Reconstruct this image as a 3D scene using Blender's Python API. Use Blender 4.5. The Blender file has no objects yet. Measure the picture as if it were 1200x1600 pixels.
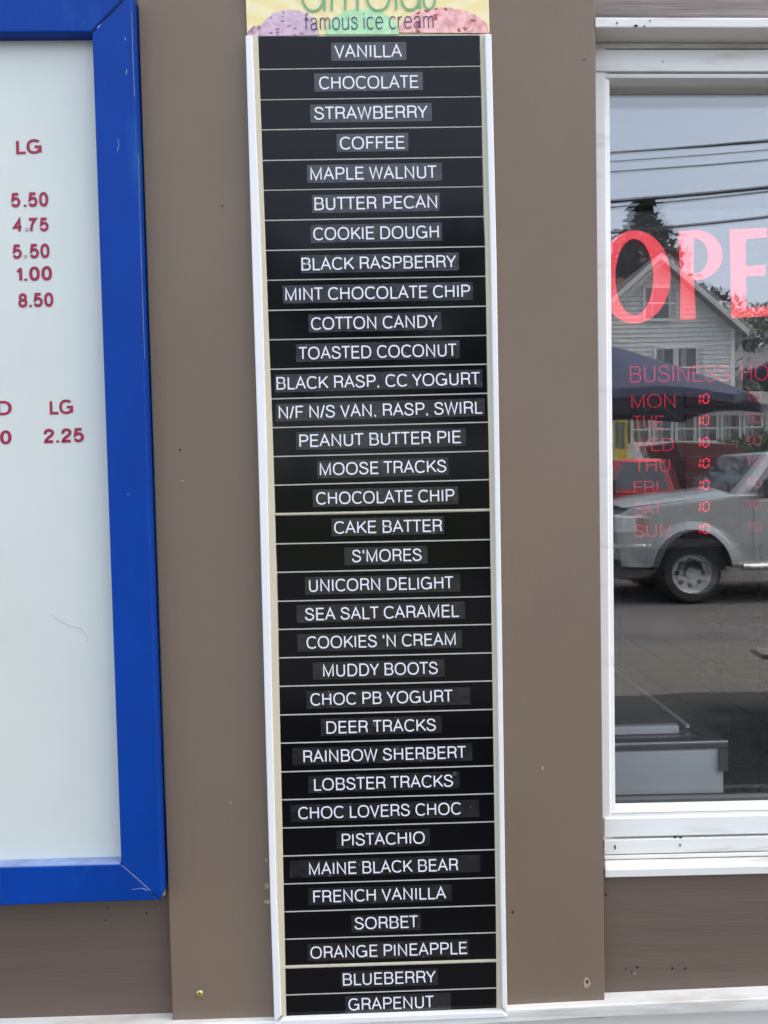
import bpy, math, random
from mathutils import Vector
random.seed(7)
sc = bpy.context.scene
COL = sc.collection

# ------------------------------------------------------------------ camera
FPX, DIST, EYE = 1294.0, 1.3, 1.9            # focal length in photo pixels, metres to wall, eye height
pit, yaw, rol = math.radians(2.4), math.radians(1.15), 0.0200
f0 = Vector((math.sin(yaw)*math.cos(pit), math.cos(yaw)*math.cos(pit), -math.sin(pit)))
r0 = Vector((math.cos(yaw), -math.sin(yaw), 0)); u0 = r0.cross(f0)
CR = math.cos(rol)*r0 - math.sin(rol)*u0
CU = math.sin(rol)*r0 + math.cos(rol)*u0
CAM = Vector((0, -DIST, EYE))
cd = bpy.data.cameras.new('camera'); cam = bpy.data.objects.new('camera', cd); COL.objects.link(cam)
cd.sensor_fit = 'VERTICAL'; cd.sensor_height = 36; cd.lens = 36*FPX/1600
cd.clip_start = 0.05; cd.clip_end = 2000
from mathutils import Matrix
cam.matrix_world = Matrix(((CR.x, CU.x, -f0.x, CAM.x), (CR.y, CU.y, -f0.y, CAM.y), (CR.z, CU.z, -f0.z, CAM.z), (0, 0, 0, 1)))
sc.camera = cam

# ------------------------------------------------------------------ light
SUN_EL, SUN_ROT = math.radians(50), math.radians(82)
w = bpy.data.worlds.new('World'); sc.world = w; w.use_nodes = True
nt = w.node_tree; bg = nt.nodes['Background']
sky = nt.nodes.new('ShaderNodeTexSky'); sky.sky_type = 'NISHITA'; sky.sun_disc = False
sky.sun_elevation = SUN_EL; sky.sun_rotation = SUN_ROT
sky.air_density = 0.55; sky.dust_density = 5.0; sky.ozone_density = 0.0
veil = nt.nodes.new('ShaderNodeMix'); veil.data_type = 'RGBA'; veil.inputs[0].default_value = .47     # thin even overcast under the blue
nt.links.new(sky.outputs[0], veil.inputs[6]); veil.inputs[7].default_value = (2.5, 2.72, 2.84, 1)
nt.links.new(veil.outputs[2], bg.inputs[0]); bg.inputs[1].default_value = 0.15
sl = bpy.data.lights.new('sun', 'SUN'); so = bpy.data.objects.new('sun', sl); COL.objects.link(so)
sl.energy = 0.5; sl.angle = math.radians(14); sl.color = (1, .95, .88)
sdir = Vector((math.sin(SUN_ROT)*math.cos(SUN_EL), math.cos(SUN_ROT)*math.cos(SUN_EL), math.sin(SUN_EL)))
so.rotation_euler = (-sdir).to_track_quat('-Z', 'Y').to_euler(); so.location = (0, 30, 40)
sc.view_settings.view_transform = 'Standard'; sc.view_settings.look = 'None'
sc.view_settings.gamma = 1; EXPO = 2.42; sc.view_settings.exposure = EXPO

# ------------------------------------------------------------------ helpers
def W(px, py, y=0.0):
    """where a point measured in the photograph lies on the wall plane at depth y"""
    d = f0 + CR*((px-600)/FPX) + CU*((800-py)/FPX)
    return CAM + d*((y+DIST)/d.y)

class MB:
    def __init__(s): s.v = []; s.f = []
    def add(s, vs, fs):
        n = len(s.v); s.v += [tuple(p) for p in vs]; s.f += [tuple(i+n for i in f) for f in fs]
    def box(s, a, b):
        x0, y0, z0 = a; x1, y1, z1 = b
        s.add([(x0,y0,z0),(x1,y0,z0),(x1,y1,z0),(x0,y1,z0),(x0,y0,z1),(x1,y0,z1),(x1,y1,z1),(x0,y1,z1)],
              [(0,3,2,1),(4,5,6,7),(0,1,5,4),(1,2,6,5),(2,3,7,6),(3,0,4,7)])
    def hull8(s, lo, hi):                     # two quads, same winding
        s.add(list(lo)+list(hi), [(3,2,1,0),(4,5,6,7),(0,1,5,4),(1,2,6,5),(2,3,7,6),(3,0,4,7)])
    def prism(s, front, back):                # two matching polygons
        n = len(front)
        s.add(list(front)+list(back), [tuple(range(n)), tuple(range(2*n-1, n-1, -1))] +
              [(i, n+i, n+(i+1) % n, (i+1) % n) for i in range(n)])
    def plate(s, px, yf, yb):                 # photo polygon on the wall, front at yf, straight back to yb
        fr = [W(x, y, yf) for x, y in px]
        s.prism(fr, [(p.x, yb, p.z) for p in fr])
    def tube(s, pts, r, n=8, r2=None):
        pts = [Vector(p) for p in pts]; m = len(pts); r2 = r if r2 is None else r2
        base = len(s.v)
        for i, p in enumerate(pts):
            t = (pts[min(i+1, m-1)]-pts[max(i-1, 0)]).normalized()
            a = t.orthogonal().normalized() if i == 0 else (a - t*a.dot(t)).normalized()
            b = t.cross(a); rr = r+(r2-r)*i/max(1, m-1)
            for k in range(n):
                an = 2*math.pi*k/n
                s.v.append(tuple(p+(a*math.cos(an)+b*math.sin(an))*rr))
        for i in range(m-1):
            for k in range(n):
                s.f.append((base+i*n+k, base+i*n+(k+1) % n, base+(i+1)*n+(k+1) % n, base+(i+1)*n+k))
        s.f.append(tuple(base+k for k in range(n-1, -1, -1))); s.f.append(tuple(base+(m-1)*n+k for k in range(n)))
    def lathe(s, prof, c, axis='Y', n=32):    # prof: (radius, offset along axis)
        base = len(s.v); m = len(prof)
        for r, h in prof:
            for k in range(n):
                a = 2*math.pi*k/n; u, q = r*math.cos(a), r*math.sin(a)
                s.v.append((c[0]+u, c[1]+h, c[2]+q) if axis == 'Y' else (c[0]+u, c[1]+q, c[2]+h))
        for i in range(m-1):
            for k in range(n):
                s.f.append((base+i*n+k, base+i*n+(k+1) % n, base+(i+1)*n+(k+1) % n, base+(i+1)*n+k))
    def build(s, name, m, parent=None, smooth=False, bevel=0, seg=2, origin=None):
        me = bpy.data.meshes.new(name)
        o0 = Vector(origin) if origin is not None else Vector((0, 0, 0))
        if parent is not None and origin is None and parent.get('_w'):
            o0 = Vector(parent['_w'])
        me.from_pydata([tuple(Vector(p)-o0) for p in s.v], [], s.f); me.update()
        import bmesh
        bm = bmesh.new(); bm.from_mesh(me); bmesh.ops.recalc_face_normals(bm, faces=bm.faces) if s.fix else None
        bm.to_mesh(me); bm.free()
        o = bpy.data.objects.new(name, me); COL.objects.link(o); me.materials.append(m)
        if parent is not None:
            o.parent = parent
            if parent.get('_w'): o['_w'] = parent['_w']
        elif origin is not None:
            o.location = o0; o['_w'] = tuple(o0)
        if smooth:
            for p in me.polygons: p.use_smooth = True
            me.set_sharp_from_angle(angle=math.radians(40))
        if bevel:
            b = o.modifiers.new('bevel', 'BEVEL'); b.width = bevel; b.segments = seg; b.limit_method = 'ANGLE'
        return o
    fix = True

def tag(o, label=None, cat=None, group=None, kind=None):
    if label: o['label'] = label
    if cat: o['category'] = cat
    if group: o['group'] = group
    if kind: o['kind'] = kind
    return o
def empty(name, loc, label, cat, group=None, rz=0, world=False):
    o = bpy.data.objects.new(name, None); COL.objects.link(o); o.location = loc; o.rotation_euler.z = rz
    o.empty_display_size = .1
    if world: o['_w'] = tuple(loc)
    return tag(o, label, cat, group)

def mat(name, col, rough=.5, var=0, vs=6, st=(1,1,1), col2=None, bump=0, bs=80, bst=(1,1,1), metal=0, spec=.5,
        coat=0, specks=None, rvar=0, detail=6, grime=None):
    m = bpy.data.materials.new(name); m.use_nodes = True; t = m.node_tree; N = t.nodes; L = t.links
    p = N['Principled BSDF']; p.inputs['Roughness'].default_value = rough; p.inputs['Metallic'].default_value = metal
    p.inputs['Specular IOR Level'].default_value = spec; p.inputs['Coat Weight'].default_value = coat
    p.inputs['Coat Roughness'].default_value = .06
    c4 = (*col, 1); p.inputs['Base Color'].default_value = c4
    tc = N.new('ShaderNodeTexCoord')
    oi = N.new('ShaderNodeObjectInfo'); va = N.new('ShaderNodeVectorMath'); va.operation = 'MULTIPLY_ADD'
    L.new(oi.outputs['Random'], va.inputs[0]); va.inputs[1].default_value = (7.3, 3.1, 5.7); L.new(tc.outputs['Object'], va.inputs[2]); vec = va.outputs[0]
    def noise(scale, stretch, det=detail):
        mp = N.new('ShaderNodeMapping'); mp.inputs['Scale'].default_value = stretch; L.new(vec, mp.inputs[0])
        n = N.new('ShaderNodeTexNoise'); n.inputs['Scale'].default_value = scale; n.inputs['Detail'].default_value = det
        n.inputs['Roughness'].default_value = .6; L.new(mp.outputs[0], n.inputs['Vector']); return n
    cur = None
    if var or col2:
        n = noise(vs, st); r = N.new('ShaderNodeValToRGB'); L.new(n.outputs[0], r.inputs[0])
        r.color_ramp.elements[0].position = .3; r.color_ramp.elements[1].position = .7
        lo = tuple(c*(1-var) for c in col); hi = tuple(min(1, c*(1+var)) for c in (col2 or col))
        r.color_ramp.elements[0].color = (*lo, 1); r.color_ramp.elements[1].color = (*hi, 1); cur = r.outputs[0]
    def over(cur, fac, c):
        mx = N.new('ShaderNodeMix'); mx.data_type = 'RGBA'; L.new(fac, mx.inputs[0])
        if cur is not None: L.new(cur, mx.inputs[6])
        else: mx.inputs[6].default_value = c4
        mx.inputs[7].default_value = (*c, 1); return mx.outputs[2]
    def mth(op, a, b):
        q = N.new('ShaderNodeMath'); q.operation = op
        for i, z in enumerate((a, b)):
            if isinstance(z, (int, float)): q.inputs[i].default_value = z
            else: L.new(z, q.inputs[i])
        return q.outputs[0]
    for (sca, rad, keep, c, stt) in (specks or []):
        mp = N.new('ShaderNodeMapping'); mp.inputs['Scale'].default_value = stt; L.new(vec, mp.inputs[0])
        v = N.new('ShaderNodeTexVoronoi'); v.inputs['Scale'].default_value = sca; L.new(mp.outputs[0], v.inputs['Vector'])
        sp = N.new('ShaderNodeSeparateColor'); L.new(v.outputs['Color'], sp.inputs[0])
        a = mth('LESS_THAN', v.outputs['Distance'], mth('MULTIPLY', sp.outputs[1], rad))
        cur = over(cur, mth('MULTIPLY', a, mth('LESS_THAN', sp.outputs[0], keep)), c)
    if grime:                                  # (scale, threshold, colour, stretch, strength): blotches of dirt with a shape of their own
        n = noise(grime[0], grime[3], 8); a = N.new('ShaderNodeMapRange'); L.new(n.outputs[0], a.inputs[0])
        a.inputs[1].default_value = grime[1]; a.inputs[2].default_value = grime[1]+.12; a.inputs[4].default_value = grime[4]
        cur = over(cur, a.outputs[0], grime[2])
    if cur is not None: L.new(cur, p.inputs['Base Color'])
    if rvar:
        n = noise(vs*1.7, st); a = N.new('ShaderNodeMapRange'); L.new(n.outputs[0], a.inputs[0])
        a.inputs[1].default_value = .3; a.inputs[2].default_value = .7
        a.inputs[3].default_value = max(.02, rough-rvar); a.inputs[4].default_value = min(1, rough+rvar); L.new(a.outputs[0], p.inputs['Roughness'])
    if bump:
        n = noise(bs, bst); b = N.new('ShaderNodeBump'); b.inputs['Strength'].default_value = bump; b.inputs['Distance'].default_value = .002
        L.new(n.outputs[0], b.inputs['Height']); L.new(b.outputs[0], p.inputs['Normal'])
    return m
def emit(name, col, s):
    m = mat(name, (.02, .004, .004), .4); p = m.node_tree.nodes['Principled BSDF']
    p.inputs['Emission Color'].default_value = (*col, 1); p.inputs['Emission Strength'].default_value = s/2**EXPO; return m
def glass(name, refl, tint=(1,1,1)):
    m = bpy.data.materials.new(name); m.use_nodes = True; t = m.node_tree; N = t.nodes; L = t.links
    N.remove(N['Principled BSDF']); out = N['Material Output']
    tr = N.new('ShaderNodeBsdfTransparent'); tr.inputs[0].default_value = (*tint, 1)
    gl = N.new('ShaderNodeBsdfGlossy'); gl.inputs['Roughness'].default_value = 0.0; gl.inputs[0].default_value = (.97, 1, 1, 1)
    lw = N.new('ShaderNodeLayerWeight'); lw.inputs[0].default_value = .3
    mr = N.new('ShaderNodeMapRange'); L.new(lw.outputs['Facing'], mr.inputs[0])
    tc = N.new('ShaderNodeTexCoord'); nz = N.new('ShaderNodeTexNoise'); nz.inputs['Scale'].default_value = 3.5; nz.inputs['Detail'].default_value = 1; L.new(tc.outputs['Object'], nz.inputs['Vector'])
    bp = N.new('ShaderNodeBump'); bp.inputs['Strength'].default_value = .5; bp.inputs['Distance'].default_value = .0003; L.new(nz.outputs[0], bp.inputs['Height']); L.new(bp.outputs[0], gl.inputs['Normal'])
    mr.inputs[1].default_value = .35; mr.inputs[2].default_value = 1; mr.inputs[3].default_value = refl; mr.inputs[4].default_value = .8
    mx = N.new('ShaderNodeMixShader'); L.new(mr.outputs[0], mx.inputs[0]); L.new(tr.outputs[0], mx.inputs[1]); L.new(gl.outputs[0], mx.inputs[2])
    L.new(mx.outputs[0], out.inputs[0]); return m

# ------------------------------------------------------------------ stroke lettering
def _se(v): return math.copysign(abs(v)**.86, v)
def arc(cx, cy, rx, ry, a0, a1, n=18):
    return [(cx+rx*_se(math.cos(math.radians(a0+(a1-a0)*i/n))), cy+ry*_se(math.sin(math.radians(a0+(a1-a0)*i/n)))) for i in range(n+1)]
def smooth(p, n=5):
    q = [p[0]]+list(p)+[p[-1]]; out = []
    for i in range(1, len(q)-2):
        for k in range(n):
            t = k/n
            out.append(tuple(.5*((2*q[i][j])+(-q[i-1][j]+q[i+1][j])*t+(2*q[i-1][j]-5*q[i][j]+4*q[i+1][j]-q[i+2][j])*t*t +
                                 (-q[i-1][j]+3*q[i][j]-3*q[i+1][j]+q[i+2][j])*t**3) for j in (0, 1)))
    return out+[p[-1]]
S_ = smooth([(.55,.74),(.52,.87),(.43,.96),(.29,1),(.14,.97),(.05,.87),(.05,.73),(.14,.61),(.3,.53),(.46,.46),(.57,.36),(.58,.22),(.51,.09),(.4,.02),(.28,0),(.13,.03),(.03,.13),(0,.28)])
G = {
 'A': (.68, [[(0,0),(.34,1),(.68,0)], [(.13,.35),(.55,.35)]]),
 'B': (.57, [[(.3,.53),(0,.53),(0,1),(.3,1)]+arc(.3,.765,.235,.235,85,-90,12)+[(.32,.53)]+arc(.31,.265,.26,.265,85,-90,12)+[(0,0),(0,.53)]]),
 'C': (.69, [arc(.37,.5,.37,.5,42,318,26)]),
 'D': (.64, [[(0,.5),(0,1),(.25,1)]+arc(.25,.5,.39,.5,85,-85,20)+[(.25,0),(0,0),(0,.5)]]),
 'E': (.54, [[(.53,1),(0,1),(0,0),(.55,0)], [(.04,.53),(.49,.53)]]),
 'F': (.5, [[(.51,1),(0,1),(0,0)], [(.04,.52),(.45,.52)]]),
 'G': (.72, [arc(.37,.5,.37,.5,45,300,24)+[(.66,.19),(.71,.3),(.72,.47),(.4,.47)], [(.72,.5),(.72,0)]]),
 'H': (.58, [[(0,0),(0,1)], [(.58,0),(.58,1)], [(.04,.53),(.54,.53)]]),
 'I': (.0, [[(0,0),(0,1)]]),
 'K': (.6, [[(0,0),(0,1)], [(.57,1),(.02,.36)], [(.2,.58),(.61,0)]]),
 'L': (.46, [[(0,1),(0,0),(.48,0)]]),
 'M': (.72, [[(0,0),(0,1),(.36,.03),(.72,1),(.72,0)]]),
 'N': (.58, [[(0,0),(0,1),(.58,0),(.58,1)]]),
 'O': (.77, [arc(.385,.5,.385,.5,0,360,32)]),
 'P': (.55, [[(0,0),(0,1),(.28,1)]+arc(.28,.735,.265,.265,85,-85,14)+[(.28,.47),(.04,.47)]]),
 'R': (.58, [[(0,0),(0,1),(.3,1)]+arc(.3,.745,.255,.255,85,-85,14)+[(.3,.49),(.04,.49)], smooth([(.33,.49),(.46,.46),(.52,.36),(.54,.15),(.59,0)])]),
 'S': (.58, [S_]),
 'T': (.62, [[(0,1),(.62,1)], [(.31,.96),(.31,0)]]),
 'U': (.56, [[(0,1),(0,.3)]+arc(.28,.3,.28,.3,188,352,14)+[(.56,.3),(.56,1)]]),
 'V': (.62, [[(0,1),(.31,0),(.62,1)]]),
 'W': (.92, [[(0,1),(.23,0),(.46,1),(.69,0),(.92,1)]]),
 'X': (.6, [[(0,0),(.6,1)], [(0,1),(.6,0)]]),
 'Y': (.62, [[(0,1),(.31,.43),(.62,1)], [(.31,.43),(.31,0)]]),
 "'": (.0, [[(0,1.02),(0,.72)]]), '.': (.0, [[(0,-.1),(0,.09)]]), '_': (.5, []), '|': (.13, []), '/': (.26, [[(0,-.04),(.26,1.04)]]),
 '0': (.5, [arc(.25,.5,.25,.5,0,360,30)]),
 '1': (.26, [[(0,.74),(.12,.78),(.2,.86),(.23,1)], [(.24,1.04),(.24,-.06)]]),
 '2': (.52, [smooth([(0,.66),(.02,.83),(.1,.96),(.25,1),(.41,.96),(.5,.82),(.49,.67),(.38,.5),(.2,.33),(.06,.14),(.02,0)])+[(.54,0)]]),
 '4': (.56, [[(.4,-.06),(.4,1),(0,.32),(.56,.32)]]),
 '5': (.52, [[(.48,1),(.1,1),(.04,.52)]+smooth([(.14,.6),(.28,.63),(.43,.57),(.51,.42),(.51,.24),(.42,.07),(.26,0),(.1,.04),(.01,.2)])]),
 '7': (.5, [[(0,1),(.5,1)]+smooth([(.38,.82),(.26,.55),(.19,.26),(.16,-.06)])]),
 '8': (.5, [arc(.25,.76,.21,.24,0,360,20), arc(.25,.26,.25,.26,0,360,22)]),
 # lower case (x-height .74)
 'a': (.44, [smooth([(.03,.54),(.08,.68),(.22,.74),(.36,.69),(.41,.56),(.41,.2),(.42,.08),(.48,.01)]), smooth([(.41,.44),(.26,.4),(.1,.35),(.02,.2),(.07,.05),(.18,0),(.32,.05),(.41,.18)])]),
 'c': (.42, [arc(.24,.37,.24,.37,45,315,18)]),
 'e': (.48, [[(.02,.4),(.48,.4)]+arc(.24,.37,.24,.37,12,318,20)]),
 'f': (.22, [smooth([(.26,1.02),(.17,1.02),(.11,.96),(.1,.84)])+[(.1,0)], [(0,.72),(.24,.72)]]),
 'i': (.0, [[(0,0),(0,.73)], [(0,.92),(0,1.02)]]),
 'm': (.66, [[(0,0),(0,.74)], smooth([(.01,.55),(.08,.69),(.19,.73),(.29,.68),(.33,.55)])+[(.33,0)], smooth([(.34,.55),(.41,.69),(.52,.73),(.62,.68),(.66,.55)])+[(.66,0)]]),
 'o': (.48, [arc(.24,.37,.24,.37,0,360,24)]),
 'u': (.42, [[(0,.74),(0,.2)]+smooth([(.02,.08),(.1,.01),(.2,0),(.34,.06),(.42,.2)]), [(.42,.74),(.42,0)]]),
 's': (.4, [[(p[0]*.7, p[1]*.74) for p in S_]]),
 'r': (.24, [[(0,0),(0,.74)], smooth([(.01,.5),(.07,.66),(.15,.73),(.26,.73)])]),
 'd': (.46, [arc(.23,.37,.23,.37,0,360,22), [(.46,1.03),(.46,0)]]),
}
def ribbon(pts, t):
    P = [Vector(p) for p in pts]
    q = [P[0]]
    for p in P[1:]:
        if (p-q[-1]).length > 1e-4: q.append(p)
    P = q; n = len(P); closed = n > 3 and (P[0]-P[-1]).length < 1e-3
    if closed: P = P[:-1]; n -= 1
    out = []
    for i in range(n):
        a = P[i-1] if (i > 0 or closed) else None; b = P[(i+1) % n] if (i < n-1 or closed) else None
        d0 = (P[i]-a).normalized() if a is not None else None; d1 = (b-P[i]).normalized() if b is not None else None
        if d0 is None: d0 = d1
        if d1 is None: d1 = d0
        n0 = Vector((-d0.y, d0.x)); n1 = Vector((-d1.y, d1.x)); m = n0+n1
        m = m.normalized() if m.length > 1e-3 else n0
        k = 1/max(.42, m.dot(n0)); out.append((P[i]+m*(t/2*k), P[i]-m*(t/2*k)))
    vs = [v for pr in out for v in pr]; fs = [(2*i, 2*i+1, 2*((i+1) % n)+1, 2*((i+1) % n)) for i in range(n if closed else n-1)]
    return vs, fs
SB = {'A': (.015,.015), 'B': (.1,.05), 'C': (.055,.05), 'D': (.1,.06), 'E': (.1,.05), 'F': (.1,.03), 'G': (.055,.085), 'J': (.03,.1), 'K': (.1,.0),
      'L': (.1,.02), 'O': (.055,.055), 'P': (.1,.03), 'R': (.1,.03), 'S': (.05,.05), 'T': (.025,.025), 'V': (.01,.01), 'W': (.015,.015), 'X': (.02,.02), 'Y': (.0,.0),
      '/': (.0,.0), '.': (.1,.1), "'": (.08,.08)}
def text_shapes(s, t, gap=1.0, space=.36):
    """strokes as flat ribbons set with a grotesque's side bearings; cap height runs 0..1 outside to outside"""
    x = 0; shapes = []
    for ch in s:
        if ch == ' ': x += space; continue
        wd, st = G[ch]; l, r = SB.get(ch, (.1,.1) if ch.isupper() else (.075,.075))
        if not st: x += wd; continue
        rb = [ribbon([(a, t/2+b*(1-t)) for a, b in p], t) for p in st]
        lo = min(v.x for q in rb for v in q[0]); hi = max(v.x for q in rb for v in q[0])
        x += l*gap
        for vs, fs in rb: shapes.append(([Vector((v.x-lo+x, v.y)) for v in vs], fs))
        x += hi-lo+r*gap
    xs = [v.x for sh in shapes for v in sh[0]]
    return shapes, min(xs), max(xs)
def lettering(mb, s, x0, x1, yc, cap, ydep, t=.1, lean=-.025, gap=1.0, space=.33):
    """set a word between photo columns x0 and x1; yc(px) gives the row of its middle"""
    shapes, a, b = text_shapes(s, t, gap, space); k = 0
    for vs, fs in shapes:
        pts = []
        for v in vs:
            px = x0+(v.x-a)/(b-a)*(x1-x0)+(v.y-.5)*cap*lean
            pts.append(W(px, yc(px)-(v.y-.5)*cap, ydep-.00004*(k % 5)))
        mb.add(pts, fs); k += 1
def flat(mb):                                  # single sided lettering keeps its winding
    mb.fix = False; return mb

# ------------------------------------------------------------------ materials
LONG = (.35, 1, 22)
M = {}
M['panel'] = mat('brown paint', (.174,.128,.090), .62, var=.06, vs=2.5, bump=.13, bs=60, bst=(6,1,.6),
    specks=[(22,.05,.10,(.42,.37,.3),(1,1,.6)), (14,.06,.05,(.30,.25,.2),(.4,1,2.6))], rvar=.1)
M['board'] = mat('brown paint on boards', (.120,.086,.065), .6, var=.07, vs=5, st=(.5,1,9), bump=.26, bs=40, bst=(.35,1,7),
    specks=[(20,.05,.10,(.36,.3,.24),(1.6,1,.8))], rvar=.1)
M['weathered'] = mat('weathered brown board', (.16,.125,.11), .7, var=.32, vs=9, st=(.5,1,8), col2=(.24,.2,.185), bump=.7, bs=30, bst=(.4,1,8),
    specks=[(40,.2,.12,(.02,.015,.012),(.35,1,2.2))])
M['white'] = mat('white vinyl', (.76,.77,.75), .38, var=.025, vs=7, bump=.05, bs=30,
    specks=[(28,.06,.08,(.12,.11,.1),(1,1,1))], grime=(8,.57,(.50,.48,.42),(.5,1,3),.6))
M['whiteold'] = mat('old white trim', (.70,.70,.665), .5, var=.05, vs=9, st=(.5,1,3), bump=.2, bs=50, bst=(.5,1,3),
    specks=[(32,.09,.12,(.1,.09,.08),(.6,1,1.6))], grime=(9,.54,(.38,.35,.29),(.4,1,4),.6))
M['gasket'] = mat('dark gasket', (.05,.05,.05), .6)
M['blue'] = mat('blue gloss paint', (.0005,.042,.285), .45, var=.14, vs=6, st=(1,1,.6), bump=.9, bs=22, bst=(1,1,.4), rvar=.12, spec=.16,
    specks=[(30,.06,.10,(.2,.28,.45),(1,1,.7)), (18,.05,.08,(.01,.02,.08),(1,1,1))], grime=(7,.60,(.012,.10,.31),(1.6,1,.5),.55))
M['bluedge'] = mat('pale blue edge', (.20,.28,.47), .55, var=.25, vs=20, bump=.3)  # pale blue for paint chips, the lip and the painted edge highlight
M['signwhite'] = mat('white sign face', (.61,.65,.615), .42, var=.05, vs=3.5, st=(1,1,.6), bump=.1, bs=6, grime=(5,.58,(.53,.56,.53),(1,1,.5),.5),
    specks=[(26,.035,.10,(.25,.25,.24),(1,1,1)), (60,.05,.03,(.1,.1,.1),(1,1,1))])
M['red'] = mat('dark red vinyl', (.31,.010,.052), .5, var=.12, vs=30)
M['redfade'] = mat('faded red vinyl', (.42,.33,.36), .6)
M['railwhite'] = mat('white rail', (.78,.79,.79), .35, var=.03, vs=6, bump=.05)
M['cream'] = mat('cream rail', (.60,.55,.40), .5, var=.05, vs=6, st=(1,1,.3))
M['creamline'] = mat('cream backing', (.82,.79,.70), .5)
M['black'] = mat('black gloss strip', (.003,.003,.004), .11, var=.1, vs=4, rvar=.03, bump=.03, bs=12, spec=.24,
    specks=[(34,.035,.05,(.2,.2,.2),(1,1,1))])
M['tape'] = mat('clear label tape', (.003,.003,.004), .2, var=.5, vs=38, col2=(.011,.011,.013), rvar=.12, bump=.4, bs=45, spec=.85,
    specks=[(85,.35,.10,(.05,.05,.056),(1,1,.8)), (200,.3,.06,(.11,.11,.12),(1,1,1))])
M['letter'] = mat('white label letters', (.78,.78,.84), .45)
M['glassA'] = glass('outer window glass', .10)
M['glassB'] = glass('inner window glass', .055)
M['navy'] = mat('navy lettering', (.05,.045,.13), .5)
M['green'] = mat('green lettering', (.17,.40,.19), .5)
M['steel'] = mat('worn steel', (.30,.30,.31), .35, metal=.8, var=.15, vs=20, rvar=.1)
M['dark'] = mat('black plastic', (.012,.012,.013), .35)
M['hole'] = mat('dark hole', (.012,.01,.008), .9)
M['brass'] = mat('brass screw', (.5,.42,.15), .4, metal=.7, var=.2, vs=300)
M['rawwood'] = mat('raw wood chip', (.38,.3,.19), .8, var=.3, vs=200)
M['tile'] = None

# ------------------------------------------------------------------ the shop wall
shop = empty('shop_building', (0, 0, .25), 'low shop with brown painted wall panels around a white window', 'building', world=True)
YP = -.018                                    # face of the wide upright panel
def build(mb, name, m, par=shop, **k): return mb.build(name, M[m], par, **k)
mb = MB(); mb.plate([(194,-620),(924,-620),(945,1571),(945,1591),(600,1599),(270,1599)], YP, 0.012); build(mb, 'wall_panel', 'panel', bevel=.0015)
mb = MB(); mb.plate([(-900,-620),(230,-620),(275,1600),(-900,1626)], 0, .03); build(mb, 'siding_board', 'board')
mb = MB(); mb.plate([(938,1360),(1850,1338),(2700,1318),(2700,1500),(1200,1558),(938,1569)], 0, .03); build(mb, 'siding_board', 'board')
mb = MB(); mb.plate([(900,-640),(2700,-640),(2700,12),(1200,26.5),(925,27)], 0, .03); build(mb, 'header_board', 'weathered')
mb = MB(); mb.plate([(1893,8),(2700,5),(2700,1330),(1893,1349)], -.004, .03); build(mb, 'siding_board', 'board')
def lw(x, y945, s): return y945+(x-945)*s
mb = MB(); mb.plate([(-900,1640),(430,1596.5),(945,1570),(1200,1559),(2700,1495),(2700,1520),(1200,1580),(900,1592),(430,1620),(-900,1668)], -.03, .03)
build(mb, 'ledge', 'whiteold', bevel=.002)
mb = MB(); mb.box((-2.6, .002, .25), (3.4, .06, 1.03)); build(mb, 'base_wall', 'whiteold')
M['shell'] = mat('interior paint', (.32,.29,.26), .7, var=.1, vs=2)
M['roof'] = mat('grey membrane', (.2,.2,.2), .8)
mb = MB(); mb.box((-2.6, .03, 2.63), (3.4, .08, 3.95)); mb.box((-2.6,.03,1.0),(.34,.08,2.63)); mb.box((1.66,.03,1.0),(3.4,.08,2.63)); build(mb, 'wall_core', 'board')
mb = MB(); mb.box((-2.6,6.5,.25),(3.4,6.6,3.95)); mb.box((-2.7,0.08,.25),(-2.6,6.6,3.95)); mb.box((3.4,0.08,.25),(3.5,6.6,3.95)); build(mb, 'interior_wall', 'shell')
mb = MB(); mb.box((-2.75,-.18,3.95),(3.55,6.65,4.1)); build(mb, 'roof', 'roof')
mb = MB(); mb.box((-2.6,.08,2.9),(3.4,6.5,2.95)); build(mb, 'ceiling', 'shell')
# small damage
def dot(px, py, r, y, m, name, n=9, flatn=1.0):
    q = MB(); q.plate([(px+r*math.cos(k*2*math.pi/n)*random.uniform(.75,1.2), py+r*flatn*math.sin(k*2*math.pi/n)*random.uniform(.75,1.2)) for k in range(n)], y-.0006, y+.0005)
    return build(q, name, m)
for a in ((978,1514,1.6),(987,1518.5,1.6),(996,1511.5,2.2),(1051,1513.5,1.7),(1070.5,1513.5,1.8),(946.5,1398,1.6)): dot(a[0],a[1],a[2],0,'hole','nail_hole')
for a in ((281.5,703,1.8,YP),(913,93,1.3,YP),(347,322,1.2,YP),(168,1419,1.5,0),(229,1427,1.6,0),(164,1438,1.2,0),(243,1417,1.2,0),(801,1425.5,2.0,YP)): dot(a[0],a[1],a[2],a[3],'hole','nail_hole')
for a in ((418,1409,6,.5),(417,1385,3,1.6),(418,1205,2.5,1.5),(360,1254,1.5,1),(416,1344,2,1.6),(285,751,2,.4),(848,1200,1.5,3)): dot(a[0],a[1],a[2],YP,'rawwood','paint_chip',flatn=a[3])
dot(917.5,1536,5.5,YP,'rawwood','paint_chip',11,1.6); dot(917.5,1534.5,2.4,YP-.0007,'hole','nail_hole')
q = MB(); c = W(312,1552.5,YP); q.lathe([(0,-.0025),(.002,-.0028),(.0042,-.002),(.0055,0)], c, 'Y', 16); build(q,'screw','brass',smooth=True)
dot(312,1552.5,1.6,YP-.003,'hole','screw_recess',6)

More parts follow.
